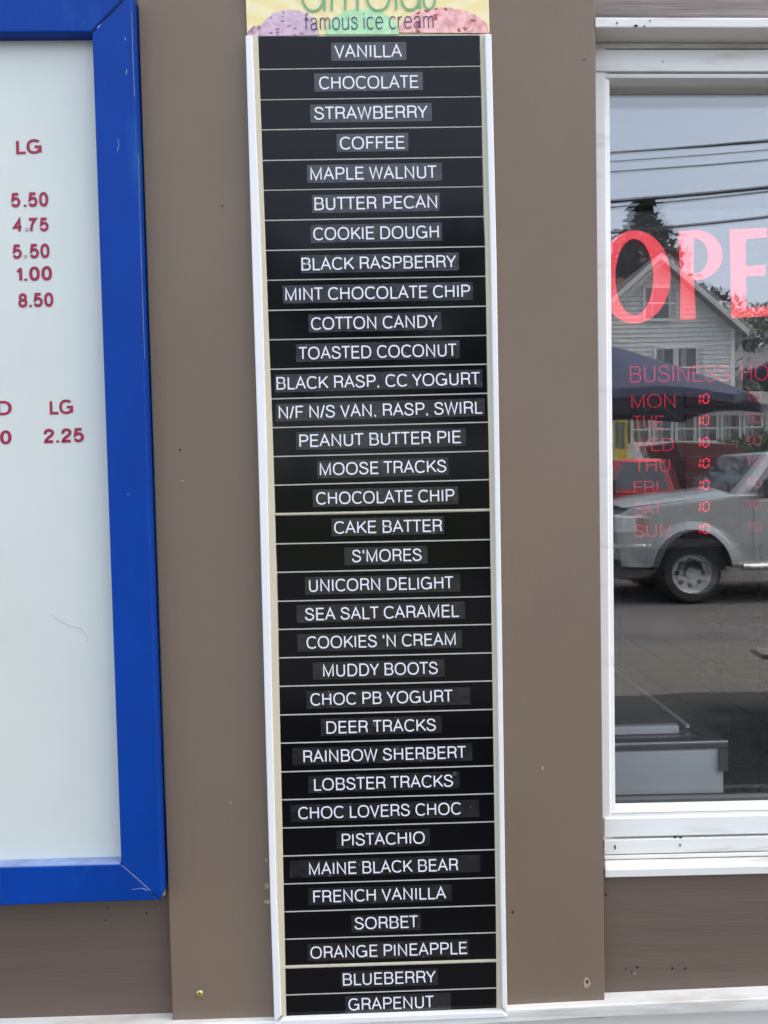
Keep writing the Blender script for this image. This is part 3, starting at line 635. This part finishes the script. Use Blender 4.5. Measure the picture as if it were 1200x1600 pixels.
for k in range(2):
    q = MB(); q.tube([(-.25+.5*k,.0,-.02),(-.25+.5*k,.0,-1.06)], .015, 8); c = q.build('leg', M['dark'], o)
rk = empty('tray_rack', (1.92,2.9,.3), 'slim dark rack of level trays standing inside the room', 'rack')
for y in (-.18, .18):
    mb = MB(); mb.tube([(0,y,0),(0,y,1.3)], .006, 6); mb.build('post', M['dark'], rk)
for k in range(13):
    mb = MB(); mb.box((-.16,-.195,.50+k*.055),(.16,.195,.508+k*.055)); mb.build('tray', M['steel'], rk)

# ------------------------------------------------------------------ outdoors, seen in the window
M['asphalt'] = mat('road asphalt', (.105,.10,.098), .85, var=.2, vs=1.2, bump=.5, bs=60, specks=[(14,.3,.1,(.15,.15,.15),(1,1,1))])
M['lot'] = mat('worn gravelly asphalt', (.125,.113,.10), .9, var=.25, vs=40, bump=.8, bs=90, specks=[(60,.4,.3,(.16,.145,.13),(1,1,1))])
M['grass'] = mat('grass and dirt', (.07,.09,.035), .9, var=.4, vs=.8, bump=.5, bs=20)
M['concrete'] = mat('concrete', (.32,.31,.29), .85, var=.12, vs=3, bump=.3, bs=60)
ys_ = [60,0,-16.5,-17.5,-18.5,-19.5,-20.5,-21.5,-22.5,-40,-120,-900]
def zz(y): q = max(0, min(1, (-16.5-y)/6)); return 1.3*(q*q*(3-2*q))-.012
mb = MB(); mb.fix = False
mb.add([(x,y,zz(y)) for y in ys_ for x in (-800,-60,-20,0,20,60,800)], [(i*7+j,(i+1)*7+j,(i+1)*7+j+1,i*7+j+1) for i in range(len(ys_)-1) for j in range(6)])
tag(mb.build('ground', M['grass']), kind='structure')
edge = []
x = -40
while x <= 40: edge.append((x, -7.6+random.uniform(-.12,.12)+(.5 if x < 2.2 else 0)*min(1,(2.2-x)/1.5))); x += .4
mb = MB(); mb.fix = False; mb.add([(x,0,-.004) for x,_ in edge]+[(x,y,-.004) for x,y in edge], [(i,len(edge)+i,len(edge)+i+1,i+1) for i in range(len(edge)-1)])
tag(mb.build('parking_lot', M['lot']), kind='structure')
mb = MB(); mb.fix = False; mb.add([(-300,-6.5,-.008),(300,-6.5,-.008),(300,-16.5,-.008),(-300,-16.5,-.008)], [(3,2,1,0)])
tag(mb.build('road', M['asphalt']), kind='structure')
mb = MB(); mb.box((-3,-1.7,-.02),(4,-.001,.25)); tag(mb.build('walkway', mat('grey painted deck', (.075,.072,.068), .7, var=.2, vs=4, st=(.4,8,1), bump=.3, bs=30), bevel=.01), kind='structure')

def carpaint(name, c): return mat(name, c, .35, coat=.8, metal=.7, spec=.5, var=.03, vs=3)
carglass = mat('dark car glass', (.03,.035,.04), .05, spec=1.0)
chrome = mat('chrome', (.7,.7,.72), .12, metal=1)
tyre = mat('tyre rubber', (.022,.022,.023), .8, bump=.3, bs=40)
alloy = mat('machined alloy', (.5,.5,.5), .35, metal=.8)
lens = mat('headlight lens', (.55,.57,.6), .1, spec=.9); amber = mat('amber lens', (.30,.07,.02), .15)
trim = mat('grey plastic trim', (.09,.09,.09), .6)
def pickup(loc, label, paint, cab_end, length, box=None, scale=1.04):
    r = empty('pickup_truck', loc, label, 'pickup truck'); r.scale = (scale,)*3
    fx, rx, R_ = 1.12, length-1.25, .56
    def archpts(cx): return [(cx+R_*math.cos(math.radians(a)), .42+R_*1.1*math.sin(math.radians(a))) for a in range(170, 9, -10)]
    low = [(.16,.52),(fx-R_-.02,.50)]+archpts(fx)+[(fx+R_+.02,.48),(rx-R_-.02,.48)]+archpts(rx)+[(rx+R_+.02,.55),(length-.05,.6)]
    up = [(length,1.42),(cab_end+.05,1.46),(1.72,1.50),(1.5,1.47),(.3,1.33),(.12,1.24),(.08,.9)]
    pr = low+up; mb = MB(); mb.prism([(x,-1.0,z) for x,z in pr],[(x,1.0,z) for x,z in pr]); mb.build('body', paint, r, bevel=.11, seg=5, smooth=True)
    mb = MB(); mb.box((fx-.5,-.94,.45),(fx+.5,.94,.9)); mb.box((rx-.5,-.94,.45),(rx+.5,.94,.9)); mb.build('wheel_well', M['dark'], r)
    mb = MB(); nx, ny = 8, 10; vs = []                                       # bulged hood
    for i in range(nx+1):
        for j in range(ny+1):
            u = i/nx; v = j/ny*2-1; vs.append((.2+u*1.5, v*.86, 1.335+u*.16+.07*(1-v**4)*math.sin(min(1, u*1.8+.25)*1.57)+.02*(abs(v) < .45)))
    mb.add(vs, [(i*(ny+1)+j,(i+1)*(ny+1)+j,(i+1)*(ny+1)+j+1,i*(ny+1)+j+1) for i in range(nx) for j in range(ny)]); mb.build('hood', paint, r, smooth=True)
    b = [(1.66,-.93),(cab_end,-.93),(cab_end,.93),(1.66,.93)]; tz = [(2.28,-.74),(cab_end-.12,-.74),(cab_end-.12,.74),(2.28,.74)]
    lo = [(x,y,1.45) for x,y in b]; hi = [(x,y,2.08) for x,y in tz]
    mb = MB(); mb.hull8(lo, hi); mb.build('cab', paint, r, bevel=.06, seg=4, smooth=True)
    LO, HI = [Vector(p) for p in lo], [Vector(p) for p in hi]
    def pane_(i0, i1, u0_, u1, v0, v1, name, th=.012, mm_=carglass):
        a, b_, c, d = LO[i0], LO[i1], HI[i1], HI[i0]; nrm = ((b_-a).cross(d-a)).normalized()
        bl = lambda u, v: (a.lerp(b_, u)).lerp(d.lerp(c, u), v)
        q = [bl(u0_,v0), bl(u1,v0), bl(u1,v1), bl(u0_,v1)]
        mb = MB(); mb.prism([p+nrm*th for p in q],[p-nrm*.02 for p in q]); mb.build(name, mm_, r)
    pane_(3, 0, .05, .95, .12, .93, 'windshield'); pane_(1, 2, .08, .92, .15, .9, 'rear_window')
    two = cab_end > 3.5
    for (i0, i1, fl) in ((0, 1, False), (2, 3, True)):
        for (a, b_) in (((.10,.52),(.56,.94)) if two else ((.14,.90),)):
            if fl: a, b_ = 1-b_, 1-a
            pane_(i0, i1, a, b_, .12, .9, 'side_window')
    for s in (-1, 1):
        x0, x1 = 1.98, (3.0 if two else cab_end-.1)
        for (xa, xb) in ([(x0,x1),(x1+.02,cab_end-.08)] if two else [(x0,x1)]):
            mb = MB(); mb.box((xa, s*1.0-.012, .62),(xb, s*1.0+.012, 1.42)); dr = mb.build('door', paint, r, bevel=.01)
            mb = MB(); mb.box((xb-.26, s*1.02-.02, 1.22),(xb-.08, s*1.02+.02, 1.26)); mb.build('handle', chrome, dr)
        mb = MB(); mb.box((2.0, min(s*1.06,s*1.26), 1.45),(2.14, max(s*1.06,s*1.26), 1.72)); mb.box((2.04,min(s*.95,s*1.1),1.5),(2.10,max(s*.95,s*1.1),1.55)); mb.build('mirror', M['dark'], r, bevel=.03)
        mb = MB(); mb.tube([(1.8,s*1.06,.5),(cab_end,s*1.06,.5)], .05, 10); mb.build('running_board', chrome, r, smooth=True)
        mb = MB(); mb.box((.06, min(s*.66,s*1.012), .98),(.46, max(s*.66,s*1.012), 1.24)); hl = mb.build('headlight', lens, r, bevel=.03)
        mb = MB(); mb.box((.36, min(s*.99,s*1.016), 1.0),(.455, max(s*.99,s*1.016), 1.2)); mb.build('indicator', amber, hl)
        for cx in (fx, rx):
            mb = MB(); pts = archpts(cx); mb.add([(p[0]+(q_)*.10*(p[0]-cx)/R_, s*(1.0+.045*w_*(1-.6*q_)), p[1]+q_*.10*(p[1]-.42)/R_) for w_ in (0,1) for q_ in (0,1) for p in pts],
                [f for i in range(len(pts)-1) for n in [len(pts)] for f in ((2*n+i,2*n+i+1,3*n+i+1,3*n+i),(n+i,n+i+1,3*n+i+1,3*n+i),(i,i+1,2*n+i+1,2*n+i))])
            mb.build('wheel_arch', paint, r)
            wl = MB(); wl.lathe([(.28,-.13),(.38,-.145),(.415,-.11),(.425,0),(.415,.11),(.38,.145),(.28,.13),(.28,-.13)], (cx, s*.87, .418), 'Y', 40); wo = wl.build('wheel', tyre, r, smooth=True)
            rm = MB(); k = s
            rm.lathe([(.0,k*.10),(.07,k*.105),(.085,k*.06),(.24,k*.075),(.282,k*.125),(.282,k*.02),(0,k*.02)], (cx, s*.87, .418), 'Y', 40); ro_ = rm.build('rim', alloy, wo, smooth=True)
            ho = MB()
            for a in range(8):
                an = a*math.pi/4; ho.lathe([(0,k*.079),(.034,k*.079),(.036,k*.06)], (cx+.18*math.cos(an), s*.87, .418+.18*math.sin(an)), 'Y', 12)
            ho.build('rim_hole', M['dark'], wo)
    mb = MB(); mb.box((.05,-.66,.92),(.14,.66,1.25)); gr = mb.build('grille', M['dark'], r, bevel=.02)
    mb = MB()
    for z in (.98,1.08,1.18): mb.box((.035,-.64,z),(.06,.64,z+.035))
    mb.build('grille_bar', chrome, gr)
    mb = MB(); mb.prism([(-.04,-.98,.84),(-.04,.98,.84),(.5,1.03,.84),(.5,-1.03,.84)],[(-.02,-.95,.62),(-.02,.95,.62),(.48,1.02,.56),(.48,-1.02,.56)]); mb.build('front_bumper', paint, r, bevel=.04, seg=3)
    mb = MB(); mb.box((.06,-.9,.34),(.5,.9,.56)); mb.build('air_dam', trim, r, bevel=.04)
    mb = MB(); mb.box((length-.02,-.98,.55),(length+.16,.98,.75)); mb.build('rear_bumper', chrome, r, bevel=.03)
    mb = MB(); mb.box((cab_end+.14,-.85,1.40),(length-.1,.85,1.44)); mb.build('bed_liner', M['dark'], r)
    for s in (-1, 1):
        mb = MB(); mb.box((length-.04, min(s*.85,s*1.01), .95),(length+.01, max(s*.85,s*1.01), 1.35)); mb.build('tail_light', mat('red lens', (.4,.01,.01), .2), r)
    if box:
        mb = MB(); x0 = cab_end+.12; x1 = length-.05
        q = [(x0,1.46),(x1,1.46),(x1+.12,1.9),(x1-.12,2.3),(x0-.2,2.36),(x0,1.9)]
        mb.prism([(x,-.98,z) for x,z in q],[(x,.98,z) for x,z in q]); mb.build('cargo_box', box, r, bevel=.02)
    return r
pickup((3.46,-11.35,0), 'silver four door pickup truck reflected in the window glass', carpaint('silver paint', (.44,.445,.455)), 4.1, 5.9)
pickup((2.32,-14.9,0), 'red pickup truck with dark red box, reflected behind the silver one', carpaint('red paint', (.42,.02,.03)), 3.35, 4.55, mat('dark red steel', (.09,.013,.016), .5, var=.15, vs=4))

# house across the road
hs = empty('gabled_house', (9.7,-26,1.1), 'white clapboard house with a steep gable reflected behind the trucks', 'house')
sid = mat('white clapboard', (.66,.66,.65), .6, var=.05, vs=3, st=(.3,1,4)); tw = mat('white house trim', (.74,.74,.73), .5); shg = mat('grey shingles', (.16,.16,.17), .9, var=.25, vs=6)
wg = mat('house window glass', (.05,.055,.06), .06, spec=1.0)
mb = MB(); z = 0; hw = 2.55; eav = 5.45; pk = 7.75
def half(z): return hw if z < eav else max(.02, hw*(pk-z)/(pk-eav))
while z < pk-.12:
    a, b = half(z), half(z+.15)
    mb.add([(-a,.035,z),(a,.035,z),(b,.0,z+.15),(-b,.0,z+.15),(-a,-.02,z),(a,-.02,z)], [(0,1,2,3),(0,4,5,1)]); z += .15
mb.fix = False; mb.build('front_wall', sid, hs)
mb = MB(); mb.box((-hw,-9,0),(hw,-.05,eav)); mb.prism([(-hw,-.05,eav),(hw,-.05,eav),(0,-.05,pk)],[(-hw,-9,eav),(hw,-9,eav),(0,-9,pk)]); mb.build('wall', sid, hs)
mb = MB()
for s in (-1, 1):
    n_ = Vector((s*.645,0,.765))
    a = Vector((s*(hw+.3),.4,eav-.25)); b_ = Vector((0,.4,pk+.03)); lo = [a, b_, b_-Vector((0,9.8,0)), a-Vector((0,9.8,0))]
    mb.hull8(lo, [p+Vector((0,0,.16)) for p in lo])
rf = mb.build('roof', shg, hs)
mb = MB()
for s in (-1, 1):
    a = Vector((s*(hw+.32),.41,eav-.30)); b_ = Vector((0,.41,pk-.04)); lo = [a, b_, b_+Vector((0,.05,0)), a+Vector((0,.05,0))]
    mb.hull8(lo, [p+Vector((0,0,.2)) for p in lo])
mb.build('rake_board', tw, rf)
mb = MB(); mb.box((-.35,-5.3,6.6),(.35,-4.6,8.3)); mb.build('chimney', mat('chimney brick', (.28,.12,.09), .9, var=.2, vs=9), rf)
mb = MB(); mb.box((hw-.13,.015,0),(hw+.02,.05,eav)); mb.box((-hw-.02,.015,0),(-hw+.13,.05,eav)); mb.build('corner_board', tw, hs)
def hwin(x0, x1, z0, z1, y=.03, mull=0, par=hs):
    mb = MB(); t_ = .09
    mb.box((x0-t_,y,z0-t_),(x0,y+.05,z1+t_)); mb.box((x1,y,z0-t_),(x1+t_,y+.05,z1+t_)); mb.box((x0,y,z1),(x1,y+.05,z1+t_)); mb.box((x0,y,z0-t_),(x1,y+.06,z0)); mb.box((x0,y,(z0+z1)/2-.025),(x1,y+.035,(z0+z1)/2+.025))
    f = mb.build('window', tw, par); mb = MB(); mb.box((x0,y-.01,z0),(x1,y+.012,z1)); mb.build('pane', wg, f)
hwin(-.4,.35,5.85,6.85,.05); hwin(-.05,.5,3.6,4.85,.05); hwin(.68,1.25,3.6,4.85,.05)
# glazed porch
pw = MB(); z = .15
while z < 1.65: pw.add([(-2.3,2.02,z),(4.6,2.02,z),(4.6,2.0,z+.12),(-2.3,2.0,z+.12)], [(0,1,2,3)]); z += .12
pw.fix = False; pw.build('porch_wall', sid, hs)
mb = MB(); mb.box((-2.3,1.9,0),(4.6,1.98,1.66)); mb.box((4.52,0,0),(4.6,1.98,2.6)); mb.box((-2.3,0,0),(-2.22,1.98,2.6)); mb.box((-2.3,1.9,2.52),(4.6,2.0,2.75)); mb.build('porch_frame', tw, hs)
mb = MB(); mb.hull8([(-2.5,2.3,2.72),(4.8,2.3,2.72),(4.8,.03,3.3),(-2.5,.03,3.3)],[(-2.5,2.3,2.82),(4.8,2.3,2.82),(4.8,.03,3.42),(-2.5,.03,3.42)]); mb.build('porch_roof', shg, hs)
x = -1.45; k = 0
while x < 4.3:
    hwin(x, x+.48, 1.74, 2.5, 1.92); x += .70; k += 1
mb = MB(); mb.box((-2.15,1.95,.45),(-1.65,2.06,2.5)); dr = mb.build('door', mat('yellow door paint', (.62,.45,.02), .4), hs, bevel=.01)
mb = MB(); mb.box((-2.06,2.05,1.55),(-1.76,2.075,2.35)); mb.build('pane', wg, dr)
mb = MB(); mb.lathe([(0,.06),(.03,.05),(.03,0)], (-1.7,2.06,1.35), 'Y', 10); mb.build('knob', chrome, dr)
for k in range(3):
    mb = MB(); mb.box((-2.4,2.0+.28*k,0),(-1.4,2.28+.28*k,.45-.15*k)); mb.build('step', M['concrete'], hs)

bn = empty('brown_barn', (21.5,-40,1.25), 'plain brown barn reflected to the right of the clapboard house', 'barn')
bw = mat('brown barn boards', (.15,.105,.06), .8, var=.2, vs=2, st=(6,1,.3))
mb = MB(); mb.box((-5.5,-6,0),(5.5,0,4.8)); mb.build('wall', bw, bn)
mb = MB(); mb.prism([(-5.9,.4,4.7),(-5.9,-3,7.2),(-5.9,-6.4,4.7)],[(5.9,.4,4.7),(5.9,-3,7.2),(5.9,-6.4,4.7)]); mb.build('roof', shg, bn)
mb = MB(); mb.box((-1.6,.0,0),(1.6,.08,3)); mb.build('door', mat('barn door', (.1,.07,.05), .8), bn)

# trees and shrubs
bark = mat('bark', (.09,.065,.05), .9, var=.3, vs=8, bump=.6, bs=20)
def leafmat(n, c): return mat(n, c, .65, var=.45, vs=1.1)
def leaves(mb, c, s, rnd):
    a = Vector((rnd.gauss(0,1), rnd.gauss(0,1), rnd.gauss(0,1))).normalized(); b_ = a.orthogonal().normalized(); e = a.cross(b_); an = rnd.uniform(0,6.28)
    p = b_*math.cos(an)+e*math.sin(an); q = a.cross(p)*.6
    mb.add([c-p*s, c-q*s*.8, c+p*s, c+q*s*.8], [(0,1,2,3)])
def conifer(loc, h, r, label, seed, m):
    rnd = random.Random(seed); t_ = empty('conifer_tree', loc, label, 'tree', 'trees reflected in the glass')
    mb = MB(); mb.tube([(0,0,0),(.05,0,h*.5),(0,.05,h*.98)], h*.016, 8, .03); mb.build('trunk', bark, t_, smooth=True)
    mb = MB(); mb.fix = False; z = h*.1
    while z < h*.99:
        f = 1-z/h; rr = r*(f**.72)*rnd.uniform(.75,1.15)*min(1,(h-z)/1.6+.1)+.12; nb = int(8+11*f)
        for k in range(nb):
            an = rnd.uniform(0,6.28); L_ = rr*rnd.uniform(.55,1.1); d = Vector((math.cos(an),math.sin(an),0))
            n2 = max(3,int(L_*4))
            for i in range(n2):
                u = (i+.6)/n2; c = d*(L_*u)+Vector((0,0,z-.28*L_*u*u+.1*u))
                for _ in range(4): leaves(mb, c+Vector((rnd.gauss(0,.2),rnd.gauss(0,.2),rnd.gauss(0,.12))), rnd.uniform(.18,.4)*(1.15-.4*u), rnd)
        z += max(.22, .5*f*1.1)
    mb.build('crown', m, t_); return t_
def broadleaf(loc, h, r, label, seed, m, name='leafy_tree', group='trees reflected in the glass', cat='tree', ls=(.16,.34), nl=2600):
    rnd = random.Random(seed); t_ = empty(name, loc, label, cat, group)
    mb = MB(); mb.tube([(0,0,0),(.1,0,h*.3),(0,.1,h*.6)], h*.028, 8, h*.01); cl = []
    for k in range(14):
        an = rnd.uniform(0,6.28); zc = h*rnd.uniform(.38,.9); rr = r*math.sqrt(rnd.random())*(1-abs(zc/h-.6)*1.1); c = Vector((math.cos(an)*rr,math.sin(an)*rr,zc)); cl.append((c, r*rnd.uniform(.28,.48)))
        mb.tube([(0,0,h*.3),tuple(c*.5+Vector((0,0,h*.15))),tuple(c)], h*.009, 5, .02)
    mb.build('trunk', bark, t_, smooth=True); mb = MB(); mb.fix = False
    for k in range(nl):
        c, q = rnd.choice(cl); d = Vector((rnd.gauss(0,1),rnd.gauss(0,1),rnd.gauss(0,.8))).normalized()*q*rnd.random()**.4
        leaves(mb, c+d, rnd.uniform(*ls), rnd)
    mb.build('crown', m, t_); return t_
dkneedle = leafmat('dark needles', (.02,.032,.022)); midleaf = leafmat('mid green leaves', (.05,.085,.03)); dkleaf = leafmat('dark leaves', (.028,.045,.022))
conifer((13.2,-38,1.2), 13.4, 7.6, 'tall dark conifer reflected above the clapboard house roof', 1, dkneedle)
conifer((10.8,-41,1.2), 11.0, 5.0, 'shorter dark conifer reflected at the left edge of the glass', 2, dkneedle)
broadleaf((22.5,-46,1.2), 10.5, 4.2, 'green leafy tree reflected right of the house eave', 3, midleaf, nl=6000, ls=(.1,.26))
broadleaf((16.6,-36,1.2), 5.6, 2.0, 'small green tree reflected close to the house corner', 4, midleaf, nl=3600, ls=(.08,.2))
broadleaf((3.6,-31,1.2), 9.6, 4.4, 'dark broad tree reflected to the left of the house', 5, dkleaf)
broadleaf((-2.5,-30,1.2), 9.8, 4.6, 'dark broad tree standing opposite the flavor board', 6, dkleaf)
broadleaf((-9.5,-33,1.2), 10.2, 5.0, 'dark broad tree standing opposite the price board', 7, dkleaf)
for i,(x,y,h,r,lab) in enumerate(((11.4,-22.6,2.0,1.2,'green shrub reflected in front of the porch windows'),(13.2,-22.8,1.8,1.2,'green shrub at the far right end of the porch'))):
    broadleaf((x,y,1.2), h, r, lab, 20+i, midleaf, 'shrub', 'shrubs by the porch', 'shrub', (.06,.14), 1500)

# poles and overhead cables
wood = mat('grey pole wood', (.16,.13,.11), .9, var=.2, vs=5, st=(4,4,.3))
for x, y, lab in ((-14,-13.2,'wooden utility pole at the far left of the road'), (16.5,-12.6,'wooden utility pole at the far right of the road')):
    p = empty('utility_pole', (x,y,0), lab, 'utility pole', 'poles along the road')
    mb = MB(); mb.tube([(0,0,-.2),(0,0,9.6)], .15, 12, .11); mb.build('pole', wood, p, smooth=True)
    mb = MB(); mb.box((-.06,-1.1,9.0),(.06,1.1,9.14)); mb.build('crossarm', wood, p)
    for k in (-1,-.4,.4,1):
        mb = MB(); mb.lathe([(0,.14),(.04,.13),(.05,.05),(.03,0)], (0,k,9.14), 'Z', 10); mb.build('insulator', tw, p)
cable = mat('black cable', (.03,.03,.032), .6)
def wire(z0, z1, sag, y0, y1, r, lab):
    mb = MB(); pts = []
    for i in range(41):
        u = i/40; pts.append((-14+30.5*u, y0+(y1-y0)*u, z0+(z1-z0)*u-4*sag*u*(1-u)))
    mb.tube(pts, r, 6); o = mb.build('overhead_cable', cable, smooth=True); tag(o, lab, 'cable', 'overhead cables along the road')
wire(9.15,9.2,1.22,-12.2,-11.6,.015,'topmost thin black cable across the reflected sky')
wire(8.47,8.62,1.3,-13.2,-12.5,.018,'second cable from the top in the reflected sky')
wire(8.42,8.77,1.38,-13.3,-12.4,.012,'thin cable just under the second one in the sky')
wire(8.02,8.37,1.3,-13.1,-12.5,.014,'third cable from the top, in mid sky')
wire(7.58,8.13,1.5,-13.1,-12.4,.034,'thick black cable bundle crossing the conifer top')
wire(7.5,8.2,1.6,-13.2,-12.4,.011,'thin cable directly beneath the thick bundle')
wire(7.16,7.76,1.6,-13.1,-12.5,.028,'lowest thick black cable just above the word OPEN')

wire(8.08,8.46,1.28,-12.9,-12.3,.010,'thin cable running just above the third cable')
wire(9.05,9.25,1.25,-12.0,-11.5,.010,'thin cable doubling the topmost one')
wire(7.35,8.25,1.55,-13.0,-12.6,.012,'thin cable climbing between the two thick ones')

# patio tables with umbrellas
canvas = mat('navy canvas', (.022,.032,.085), .8, var=.1, vs=3, bump=.2, bs=60); plank = mat('grey weathered planks', (.21,.20,.19), .75, var=.2, vs=5, st=(.5,8,8))
def umbrella(loc, rim, tip, R_, label):
    u = empty('patio_umbrella', loc, label, 'umbrella', 'navy umbrellas over the picnic tables')
    mb = MB(); n = 8; T = (0,0,tip); vs = [T]
    for ring in (.33,.66,1.0):
        for k in range(n*4):
            a = 2*math.pi*k/(n*4)+.2; pr = math.cos(math.pi/n)/math.cos((k % 4)/4*2*math.pi/n-math.pi/n); zr = tip-(tip-rim)*ring**1.12
            vs.append((R_*ring*pr*math.cos(a), R_*ring*pr*math.sin(a), zr-.05*math.sin(math.pi*(k % 4)/4)*-ring))
    m_ = n*4; fs = [(0,1+k,1+(k+1) % m_) for k in range(m_)]
    for rg in range(2): fs += [(1+rg*m_+k,1+(rg+1)*m_+k,1+(rg+1)*m_+(k+1) % m_,1+rg*m_+(k+1) % m_) for k in range(m_)]
    mb.add(vs, fs); c = mb.build('canopy', canvas, u); sd = c.modifiers.new('solid','SOLIDIFY'); sd.thickness = .006
    mb = MB()
    ringv = vs[1+2*m_:1+3*m_]; mb.add(ringv+[(x,y,z-.05) for x,y,z in ringv], [(k,(k+1) % m_,m_+(k+1) % m_,m_+k) for k in range(m_)]); mb.build('valance', canvas, c)
    mb = MB(); mb.tube([(0,0,.05),(0,0,tip+.05)], .022, 12); mb.build('pole', mat('bronze pole', (.1,.09,.08), .4), u, smooth=True)
    mb = MB(); mb.lathe([(0,.10),(.05,.10),(.08,.06),(.27,.04),(.28,0)], (0,0,0), 'Z', 28); mb.build('base', M['dark'], u, smooth=True)
    for k in range(8):
        a = 2*math.pi*k/8+.2; mb = MB(); mb.tube([(0,0,tip-.06),(R_*.98*math.cos(a),R_*.98*math.sin(a),rim-.01)], .008, 6); mb.build('rib', mat('rib', (.1,.1,.1), .5) if k == 0 and not bpy.data.materials.get('rib') else bpy.data.materials['rib'], u)
def table(loc, rz, label):
    t_ = empty('picnic_table', loc, label, 'picnic table', 'picnic tables in front of the shop', rz)
    for nm, y0, w_, z_ in (('tabletop',-.37,.74,.72),('bench',-.78,.27,.43),('bench',.51,.27,.43)):
        mb = MB(); n = max(2, round(w_/.145)); s = w_/n
        for k in range(n): mb.box((-.9,y0+k*s,z_),(.9,y0+k*s+s-.008,z_+.04))
        mb.build(nm, plank, t_, bevel=.004)
    for x in (-.65,.65):
        for s in (-1,1):
            mb = MB(); mb.hull8([(x-.02,s*.68-.05,0),(x+.02,s*.68-.05,0),(x+.02,s*.68+.05,0),(x-.02,s*.68+.05,0)],[(x-.02,s*.26-.05,.715),(x+.02,s*.26-.05,.715),(x+.02,s*.26+.05,.715),(x-.02,s*.26+.05,.715)]); mb.build('leg', plank, t_)
        mb = MB(); mb.box((x+.022,-.76,.36),(x+.06,.76,.425)); mb.build('crossbar', plank, t_)
umbrella((1.4,-4.3,0), 2.33, 2.86, 1.25, 'navy patio umbrella reflected in front of the house porch')
umbrella((3.68,-3.7,0), 2.53, 3.05, 1.25, 'navy patio umbrella reflected at the right edge of the glass')
table((3.86,-4.25,0), .12, 'grey picnic table under the right hand umbrella')
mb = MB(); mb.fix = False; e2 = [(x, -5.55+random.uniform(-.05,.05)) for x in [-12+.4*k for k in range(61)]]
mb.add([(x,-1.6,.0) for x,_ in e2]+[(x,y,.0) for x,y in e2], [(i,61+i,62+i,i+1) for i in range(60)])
tag(mb.build('shade_apron', mat('asphalt darkened for shade', (.032,.031,.032), .85, var=.25, vs=3, bump=.5, bs=90)), kind='structure')  # dark sheet: the shade on the ground near the shop, put into its colour

for o in bpy.data.objects:
    if '_w' in o.keys(): del o['_w']
